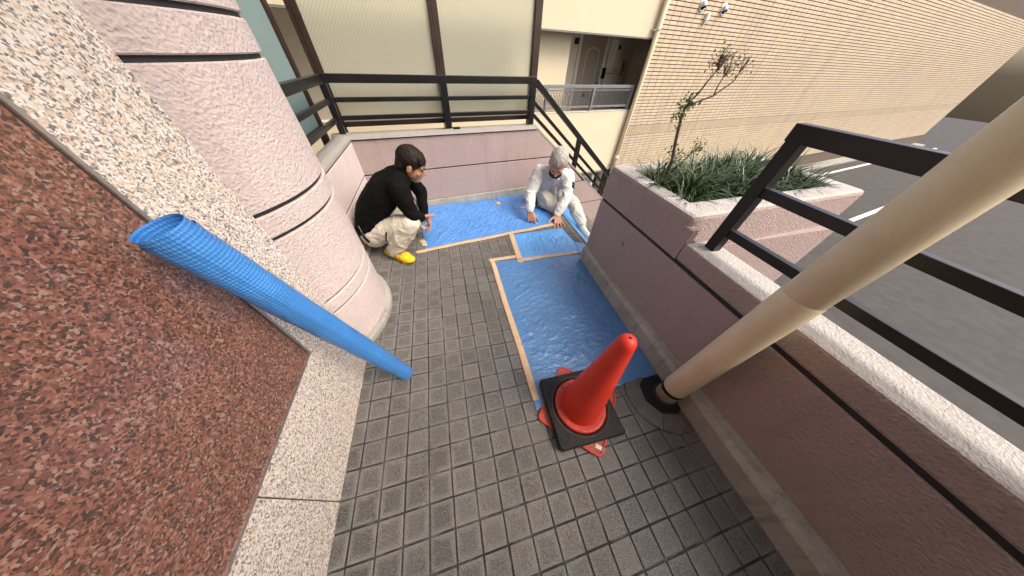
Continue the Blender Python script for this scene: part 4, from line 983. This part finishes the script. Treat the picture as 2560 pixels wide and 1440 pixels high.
def hand(mb, w, d, nrm, side, k, curl, spread=0.12, thumb=(0.5, 0.2)):
    """w wrist, d direction to the knuckles, nrm out of the palm, side towards the thumb"""
    w = Vector(w); d = Vector(d).normalized(); nrm = Vector(nrm); nrm = (nrm - d * nrm.dot(d)).normalized(); s_ = d.cross(nrm)
    if s_.dot(Vector(side)) < 0: s_ = -s_
    lens = [(0.044, 0.026, 0.022), (0.048, 0.030, 0.023), (0.044, 0.028, 0.022), (0.034, 0.021, 0.019)]
    for j in range(4):
        off = (1.5 - j) * 0.021 * k; kn = w + d * (0.092 - 0.005 * abs(j - 1.2)) * k + s_ * off; b0 = w + d * 0.012 * k + s_ * off * 0.62
        cap(mb, b0, 0.0145 * k, kn, 0.0115 * k)
        ang = (1.5 - j) * spread; dd = (d * math.cos(ang) + s_ * math.sin(ang)).normalized(); p = kn; r_ = 0.0098 * k; bend = 0.0; fax = dd.cross(nrm).normalized()
        for q in range(3):
            bend += curl[j][q]; dv = dd * math.cos(bend) + nrm * math.sin(bend); p2 = p + dv * lens[j][q] * k
            cap(mb, p, r_, p2, r_ * 0.9, 10); p = p2; r_ *= 0.9
    tb = w + d * 0.022 * k + s_ * 0.026 * k; cap(mb, w + d * 0.015 * k + s_ * 0.012 * k, 0.014 * k, tb, 0.0135 * k)
    td = (d * math.cos(thumb[0] + 0.25) + s_ * math.sin(thumb[0] + 0.25) + nrm * thumb[1]).normalized(); p = tb; r_ = 0.0125 * k
    for q, l_ in enumerate((0.042, 0.032, 0.026)):
        p2 = p + td * l_ * k; cap(mb, p, r_, p2, r_ * 0.9, 10); p = p2; r_ *= 0.9; td = (td + d * 0.22 + nrm * thumb[1] * 0.5).normalized()
FL = lambda a: (a, a, a)
def eye_parts(body, P_, rot, k, sides=(-1, 1), loc=Vector((0, 0, 0)), brow='hair_dark', er=1.0):
    for sg_ in sides:
        mb = MB(); ell(mb, P_(0.031 * sg_, 0.0835, 0.002) - loc, (0.011 * k * er, 0.006 * k, 0.0036 * k * er), rot); mb.build('eye', 'hair_dark', body, smooth=True)
        mb = MB(); ell(mb, P_(0.032 * sg_, 0.0885, 0.027) - loc, (0.020 * k, 0.006 * k, 0.0042 * k), rot); mb.build('eyebrow', brow, body, smooth=True)

# ---- man A: squatting, black long-sleeved top, beige trousers, yellow clogs
def man_a():
    O = Vector((0.10, 1.85, 0.0)); K = 1.06
    hips = {-1: Vector((0.015, 1.80, 0.225)), 1: Vector((0.015, 2.00, 0.225))}
    knee = {-1: Vector((0.365, 1.675, 0.355)), 1: Vector((0.33, 2.12, 0.31))}
    ank = {-1: Vector((0.145, 1.705, 0.085)), 1: Vector((0.115, 2.03, 0.085))}
    sh_ = {-1: Vector((0.355, 1.69, 0.655)), 1: Vector((0.375, 2.06, 0.66))}
    elb = {-1: Vector((0.405, 1.675, 0.435)), 1: Vector((0.47, 2.13, 0.44))}
    wri = {-1: Vector((0.455, 1.865, 0.300)), 1: Vector((0.46, 2.03, 0.235))}
    hc = Vector((0.482, 1.865, 0.772)); f_ = (0.86, -0.06, -0.46); u_ = (0.46, -0.05, 0.88)
    hw = lambda a: Vector((0.02, -1, 0)) * a
    b = MB()
    P_, rot = head(b, hc, f_, u_, K)
    cap(b, P_(0, -0.028, -0.055), 0.056, (0.36, 1.875, 0.675), 0.062)
    torso(b, [((0.0, 1.90, 0.235), hw(0.09), 0.095), ((0.07, 1.895, 0.43), hw(0.09), 0.09), ((0.23, 1.885, 0.58), hw(0.11), 0.09), ((0.345, 1.875, 0.655), hw(0.13), 0.06)])
    for s_ in (-1, 1):
        chain(b, [(hips[s_], 0.085), (knee[s_], 0.055), (ank[s_], 0.040)])
        fd = Vector((0.245, -0.19 if s_ < 0 else -0.06, 0)).normalized(); cap(b, ank[s_], 0.038, ank[s_] + fd * 0.12 + Vector((0, 0, -0.045)), 0.032)
        chain(b, [(sh_[s_], 0.050), (elb[s_], 0.040), (wri[s_], 0.027)])
    hand(b, wri[-1], (0.22, 0.80, -0.28), (0.3, -0.2, -0.9), (0.6, 0.1, 0.7), K, [(0.15, 0.1, 0.1), (0.9, 0.9, 0.5), (1.0, 1.0, 0.6), (1.0, 1.0, 0.6)], 0.10, (0.55, 0.25))
    hand(b, wri[1], (0.25, -0.3, -0.5), (-0.3, -0.5, -0.5), (0.6, 0.1, 0.5), K, [(0.6, 0.6, 0.4)] * 4, 0.05)
    body_ = remesh('person', b, 'skin_tan', None, 0.0055, 3, loc=O); body_.location = O
    tag(body_, 'man in black long-sleeved top and beige trousers squatting in the corner', 'person')
    t = MB()
    torso(t, [((-0.015, 1.90, 0.265), hw(0.085), 0.125), ((0.055, 1.90, 0.42), hw(0.085), 0.135), ((0.20, 1.89, 0.565), hw(0.10), 0.135), ((0.315, 1.88, 0.635), hw(0.12), 0.105), ((0.365, 1.875, 0.68), hw(0.06), 0.085)])
    cap(t, (0.36, 1.876, 0.67), 0.08, (0.405, 1.872, 0.725), 0.062)
    for s_ in (-1, 1): chain(t, [(sh_[s_], 0.084), (sh_[s_].lerp(elb[s_], 0.5), 0.072), (elb[s_], 0.060), (wri[s_].lerp(elb[s_], 0.12), 0.041)])
    folds(remesh('shirt', t, 'black_knit', body_, 0.008, 6, None, O), 0.007, 7, 18, (1, 1, 1.5), 3.0)
    t = MB()
    cap(t, hips[-1], 0.128, hips[1], 0.128); cap(t, (0.0, 1.83, 0.29), 0.115, (0.0, 1.97, 0.29), 0.115)
    for s_ in (-1, 1):
        chain(t, [(hips[s_], 0.118), (hips[s_].lerp(knee[s_], 0.55), 0.104), (knee[s_], 0.086)]); chain(t, [(knee[s_], 0.086), (knee[s_].lerp(ank[s_], 0.5), 0.094), (ank[s_] + Vector((0.01, 0, -0.005)), 0.074)])
    tr = remesh('trousers', t, 'beige_cotton', body_, 0.007, 5, None, O); folds(tr, 0.010, 6, 17, (1.3, 1, 1.3), 8.0)
    # zip pocket and seam on the thigh facing the viewer
    a0 = hips[-1].lerp(knee[-1], 0.42) + Vector((0.0, -0.106, 0.035)); a1 = a0 + Vector((-0.03, -0.012, -0.085))
    MB().tube([a0 - O, (a0 + a1) / 2 - O + Vector((-0.004, -0.004, 0)), a1 - O], 0.0065, 8).build('zip_pocket', 'black_metal', tr)
    MB().tube([Vector((-0.05, 1.70, 0.30)) - O, Vector((-0.045, 1.685, 0.26)) - O, Vector((-0.02, 1.675, 0.21)) - O], [0.010, 0.014, 0.011], 10).build('key_case', 'black_metal', body_, smooth=True)
    MB().tube([Vector((-0.055, 1.705, 0.36)) - O, Vector((-0.05, 1.70, 0.30)) - O], 0.004, 8).build('key_strap', 'steel', body_)
    # hair
    h_ = MB(); R3 = rot
    ell(h_, P_(0, -0.022, 0.040), (0.0855 * K, 0.104 * K, 0.0945 * K), R3, 24)
    ell(h_, P_(0, -0.065, -0.015), (0.074 * K, 0.055 * K, 0.07 * K), R3)
    for a in (-0.060, -0.040, -0.020, 0.0, 0.020, 0.040, 0.060): cap(h_, P_(a * 0.9, 0.040, 0.098 - 5 * a * a), 0.020 * K, P_(a * 1.1, 0.080 - 5 * a * a, 0.060 + 0.006 * math.sin(a * 170)), 0.0115 * K)
    for sg_ in (-1, 1): cap(h_, P_(0.068 * sg_, 0.015, 0.055), 0.020 * K, P_(0.074 * sg_, 0.022, 0.006), 0.010 * K)
    hair_ = remesh('hair', h_, 'hair_dark', body_, 0.0045, 3, None, O); folds(hair_, 0.0028, 30, 90, (1, 1, 0.5), 2.0)
    eye_parts(body_, P_, rot, K, loc=O)
    mb = MB(); ell(mb, P_(0, 0.0915, -0.0625) - O, (0.022 * K, 0.006 * K, 0.004 * K), rot); mb.build('mouth', 'dusty_red', body_, smooth=True)
    # clogs
    for s_, hd_, nm_ in ((-1, Vector((0.77, -0.64, 0)), 'near'), (1, Vector((0.97, -0.22, 0)), 'far')):
        base = Vector((0.175, 1.685, 0)) if s_ < 0 else Vector((0.115, 2.025, 0)); base.z = fz(base.x, base.y); sd_ = Vector((-hd_.y, hd_.x, 0)); c = MB()
        rt = Matrix((hd_, sd_, Vector((0, 0, 1)))).transposed()
        for q, (l_, wdt, hgt) in enumerate(((-0.115, 0.045, 0.045), (-0.05, 0.046, 0.050), (0.02, 0.054, 0.056), (0.08, 0.060, 0.055), (0.125, 0.052, 0.040))): ell(c, base + hd_ * l_ + Vector((0, 0, hgt * 0.80)), (0.062, wdt, hgt * 0.82), rt)
        for q, (l_, wdt) in enumerate(((-0.12, 0.044), (-0.05, 0.046), (0.03, 0.054), (0.10, 0.060))): ell(c, base + hd_ * l_ + Vector((0, 0, 0.014)), (0.065, wdt, 0.013), rt)
        shoe = remesh('clog', c, 'croc_yellow', body_, 0.006, 10, loc=O)
        if s_ < 0:
            for q in range(9):
                l_ = 0.035 + 0.035 * (q // 3); sx = (-0.027 + 0.027 * (q % 3)) * (1.0 - 0.12 * (q // 3)); zz = 0.0975 - 0.0035 * (q // 3) - 0.010 * abs((q % 3) - 1) - (0.010 if q > 5 else 0)
                mb = MB(); ell(mb, base + hd_ * l_ + sd_ * sx + Vector((0, 0, zz)) - O, (0.0055, 0.0055, 0.006)); mb.build('hole', 'bark', shoe, smooth=True)
            # heel strap
            st = [base + hd_ * (-0.02 - 0.105 * math.sin(math.pi * t_ / 8)) + sd_ * (0.052 * math.cos(math.pi * t_ / 8)) + Vector((0, 0, 0.085)) - O for t_ in range(9)]
            MB().tube(st, 0.008, 8).build('heel_strap', 'croc_yellow', shoe, smooth=True)
    # tape roll in his hand
    rp = thing('tape_roll', 'roll of brown kraft tape held by the squatting man', 'tape', (0.452, 1.965, 0.185), R(20))
    MB().lathe([(0.036, -0.025), (0.056, -0.025), (0.056, 0.025), (0.036, 0.025), (0.036, -0.025)], 40, cap=False).build('wound_tape', 'kraft_tape', rp, rot=(R(75), 0, 0))
    MB().lathe([(0.0335, -0.0245), (0.0362, -0.0245), (0.0362, 0.0245), (0.0335, 0.0245), (0.0335, -0.0245)], 40, cap=False).build('core', 'off_white_plastic', rp, rot=(R(75), 0, 0))
man_a()

# ---- man B: white work clothes, black mask, kneeling at the top of the stairs
def man_b():
    O = Vector((2.05, 2.60, fz(2.05, 2.6))); K = 1.24
    gz = fz(2.0, 2.4)
    hipR, hipL = Vector((1.965, 2.70, 0.13)), Vector((2.175, 2.72, 0.12))
    kneeR, ankR = Vector((2.085, 2.385, gz + 0.085)), Vector((1.90, 2.66, gz + 0.075))
    kneeL, ankL, toeL = Vector((2.400, 2.43, 0.005)), Vector((2.435, 2.15, zst + 0.085)), Vector((2.45, 1.94, zst + 0.04))
    shR, shL = Vector((1.865, 2.50, 0.425)), Vector((2.245, 2.455, 0.365))
    elR, wrR = Vector((1.735, 2.40, 0.215)), Vector((1.682, 2.205, 0.075))
    elL, wrL = Vector((2.195, 2.29, 0.165)), Vector((2.052, 2.205, gz + 0.060))
    hc = Vector((2.02, 2.345, 0.565)); f_ = (-0.34, -0.66, -0.60); u_ = (-0.10, -0.45, 0.88)
    ax = (shL - shR).normalized()
    b = MB(); P_, rot = head(b, hc, f_, u_, K)
    cap(b, P_(0, -0.035, -0.05), 0.058, (2.055, 2.47, 0.42), 0.064)
    torso(b, [((2.07, 2.71, 0.13), ax * 0.09, 0.09), ((2.07, 2.63, 0.26), ax * 0.10, 0.09), ((2.06, 2.54, 0.36), ax * 0.12, 0.085), ((2.055, 2.48, 0.40), ax * 0.13, 0.06)])
    chain(b, [(hipR, 0.085), (kneeR, 0.06), (ankR, 0.045)]); chain(b, [(hipL, 0.085), (kneeL, 0.058), (ankL, 0.042), (toeL, 0.03)])
    chain(b, [(shR, 0.05), (elR, 0.04), (wrR, 0.028)]); chain(b, [(shL, 0.05), (elL, 0.04), (wrL, 0.028)])
    hand(b, wrR, (0.10, -0.42, -0.80), (0.35, 0.75, -0.45), (0.8, -0.1, 0.2), K * 1.05, [(0.10, 0.10, 0.10), (1.1, 1.0, 0.6), (1.2, 1.1, 0.6), (1.2, 1.1, 0.6)], 0.06, (0.25, 0.35))
    hand(b, wrL, (-0.10, -0.93, -0.30), (0.0, -0.28, -0.95), (-1, 0.1, 0), K * 1.05, [(-0.05, 0.12, 0.10)] * 4, 0.22, (0.75, 0.05))
    body_ = remesh('person', b, 'skin_ruddy', None, 0.0055, 3, loc=O); body_.location = O
    tag(body_, 'white-haired man in white work clothes and black mask kneeling on the tarpaulin', 'person')
    t = MB()
    torso(t, [((2.08, 2.70, 0.15), ax * 0.095, 0.125), ((2.075, 2.62, 0.26), ax * 0.105, 0.128), ((2.065, 2.54, 0.345), ax * 0.125, 0.115), ((2.058, 2.49, 0.395), ax * 0.135, 0.085), ((2.055, 2.465, 0.425), ax * 0.06, 0.075)])
    cap(t, (2.055, 2.47, 0.42), 0.082, (2.045, 2.445, 0.455), 0.075)
    for s_, e_, w_ in ((shR, elR, wrR), (shL, elL, wrL)): chain(t, [(s_, 0.082), (s_.lerp(e_, 0.5), 0.074), (e_, 0.064), (w_.lerp(e_, 0.45), 0.060), (w_.lerp(e_, 0.10), 0.048)])
    jk = remesh('jacket', t, 'white_cotton', body_, 0.007, 5, None, O); folds(jk, 0.011, 7, 20, (1, 1, 1.6), 5.0)
    t = MB(); cap(t, hipR, 0.118, hipL, 0.118)
    chain(t, [(hipR, 0.112), (hipR.lerp(kneeR, 0.5), 0.098), (kneeR, 0.080)]); chain(t, [(kneeR, 0.078), (kneeR.lerp(ankR, 0.5), 0.07), (ankR, 0.06)])
    chain(t, [(hipL, 0.115), (hipL.lerp(kneeL, 0.5), 0.100), (kneeL, 0.082)]); chain(t, [(kneeL, 0.082), (kneeL.lerp(ankL, 0.5), 0.082), (ankL + Vector((0, 0.02, 0.03)), 0.066)])
    folds(remesh('trousers', t, 'cream_cotton', body_, 0.007, 5, None, O), 0.012, 7, 20, (1.2, 1.2, 1.2), 9.0)
    # boots
    t = MB(); chain(t, [(ankL, 0.050), (ankL.lerp(toeL, 0.55) - Vector((0, 0, 0.008)), 0.045), (toeL, 0.036)]); ell(t, ankL + Vector((0, 0.02, -0.035)), (0.045, 0.05, 0.045))
    remesh('boot', t, 'white_boot', body_, 0.007, 3, loc=O)
    t = MB(); chain(t, [(ankR, 0.052), (ankR + Vector((-0.08, 0.12, -0.03)), 0.040)]); remesh('boot', t, 'white_boot', body_, 0.007, 3, loc=O)
    # chest front: seams, pockets and buttons lying on the jacket surface
    from mathutils.bvhtree import BVHTree
    bvh = BVHTree.FromPolygons([v.co.copy() for v in jk.data.vertices], [tuple(p.vertices) for p in jk.data.polygons])
    fdir = (Vector((2.055, 2.48, 0.40)) - Vector((2.08, 2.70, 0.15))).normalized(); out_ = ax.cross(fdir).normalized()
    if out_.y > 0: out_ = -out_
    def chest(u, v, d_=0.0):
        o_ = Vector((2.068, 2.575, 0.305)) + ax * u + fdir * v + out_ * 0.4 - O; hit = bvh.ray_cast(o_, -out_)
        return (hit[0] if hit[0] else o_ - out_ * 0.27) + out_ * d_
    def seam(name, pts, r_=0.0028, mat='white_cotton'):
        q = []
        for (a, b) in zip(pts[:-1], pts[1:]):
            for k in range(8): q.append(chest(a[0] + (b[0] - a[0]) * k / 8, a[1] + (b[1] - a[1]) * k / 8, 0.0012))
        q.append(chest(*pts[-1], 0.0012)); return MB().tube(q, r_, 6).build(name, mat, jk, smooth=True)
    for u_ in (-0.017, 0.017): seam('placket_seam', [(u_, -0.15), (u_, 0.10)])
    for u0 in (-0.125, 0.045): seam('pocket', [(u0, 0.045), (u0, -0.055), (u0 + 0.08, -0.055), (u0 + 0.08, 0.045), (u0, 0.045)]); seam('pocket_flap', [(u0, 0.018), (u0 + 0.04, 0.010), (u0 + 0.08, 0.018)])
    for v_ in (-0.12, -0.07, -0.02, 0.03, 0.08):
        mb = MB(); ell(mb, chest(0, v_, 0.003), (0.006, 0.006, 0.006)); mb.build('button', 'grey_metal', jk, smooth=True)
    pc = shL.lerp(elL, 0.40); od = Vector((0.62, -0.72, 0.25)).normalized(); al = (elL - shL).normalized(); cr = al.cross(od).normalized()
    for k, (a_, b_) in enumerate(((-0.035, -0.004), (0.004, 0.036))):
        mb = MB(); mb.v = [tuple(pc + al * (a_ if q < 2 else b_) + cr * (0.024 * (-1 if q in (0, 3) else 1)) + od * (0.080 + e_) - O) for e_ in (-0.02, 0.006) for q in range(4)]
        mb.f = [(3, 2, 1, 0), (4, 5, 6, 7)] + [(k2, (k2 + 1) % 4, 4 + (k2 + 1) % 4, 4 + k2) for k2 in range(4)]; mb.build('sleeve_patch', 'black_rubber', jk)
    # collar wings
    for sg_ in (-1, 1):
        mb = MB(); c_ = Vector((2.045, 2.40, 0.40)); cap(mb, c_ + ax * 0.075 * sg_ + Vector((0, 0.05, 0.035)), 0.016, c_ + ax * 0.03 * sg_ + Vector((0, -0.01, -0.035)), 0.010)
        mb2 = remesh('collar', mb, 'white_cotton', jk, 0.006, 1, loc=O)
    # tool pouch at the right hip, white strap
    t = MB(); ell(t, (1.885, 2.575, 0.005), (0.03, 0.07, 0.05)); cap(t, (1.90, 2.60, 0.05), 0.018, (1.93, 2.64, 0.13), 0.02); remesh('tool_pouch', t, 'black_rubber', body_, 0.007, 2, loc=O)
    # hair, mask, eyes
    h_ = MB(); ell(h_, P_(0, -0.022, 0.045), (0.083 * K, 0.101 * K, 0.088 * K), rot, 24); ell(h_, P_(0, -0.06, -0.01), (0.072 * K, 0.052 * K, 0.07 * K), rot)
    for sg_ in (-1, 1): cap(h_, P_(0.066 * sg_, 0.0, 0.055), 0.020 * K, P_(0.073 * sg_, 0.012, 0.0), 0.009 * K)
    folds(remesh('hair', h_, 'hair_white', body_, 0.0045, 3, None, O), 0.006, 26, 70, (1, 1, 0.5), 4.0)
    mk = MB(); ell(mk, P_(0, 0.044, -0.072), (0.066 * K, 0.062 * K, 0.046 * K), rot, 24); ell(mk, P_(0, 0.078, -0.052), (0.028 * K, 0.034 * K, 0.030 * K), rot)
    remesh('face_mask', mk, 'mask_black', body_, 0.006, 3, loc=O)
    for sg_ in (-1, 1): MB().tube([P_(0.062 * sg_, 0.03, -0.04) - O, P_(0.082 * sg_, -0.005, -0.005) - O], 0.0025, 6).build('mask_loop', 'mask_black', body_)
    eye_parts(body_, P_, rot, K, loc=O, brow='skin_ruddy', er=0.75)
man_b()
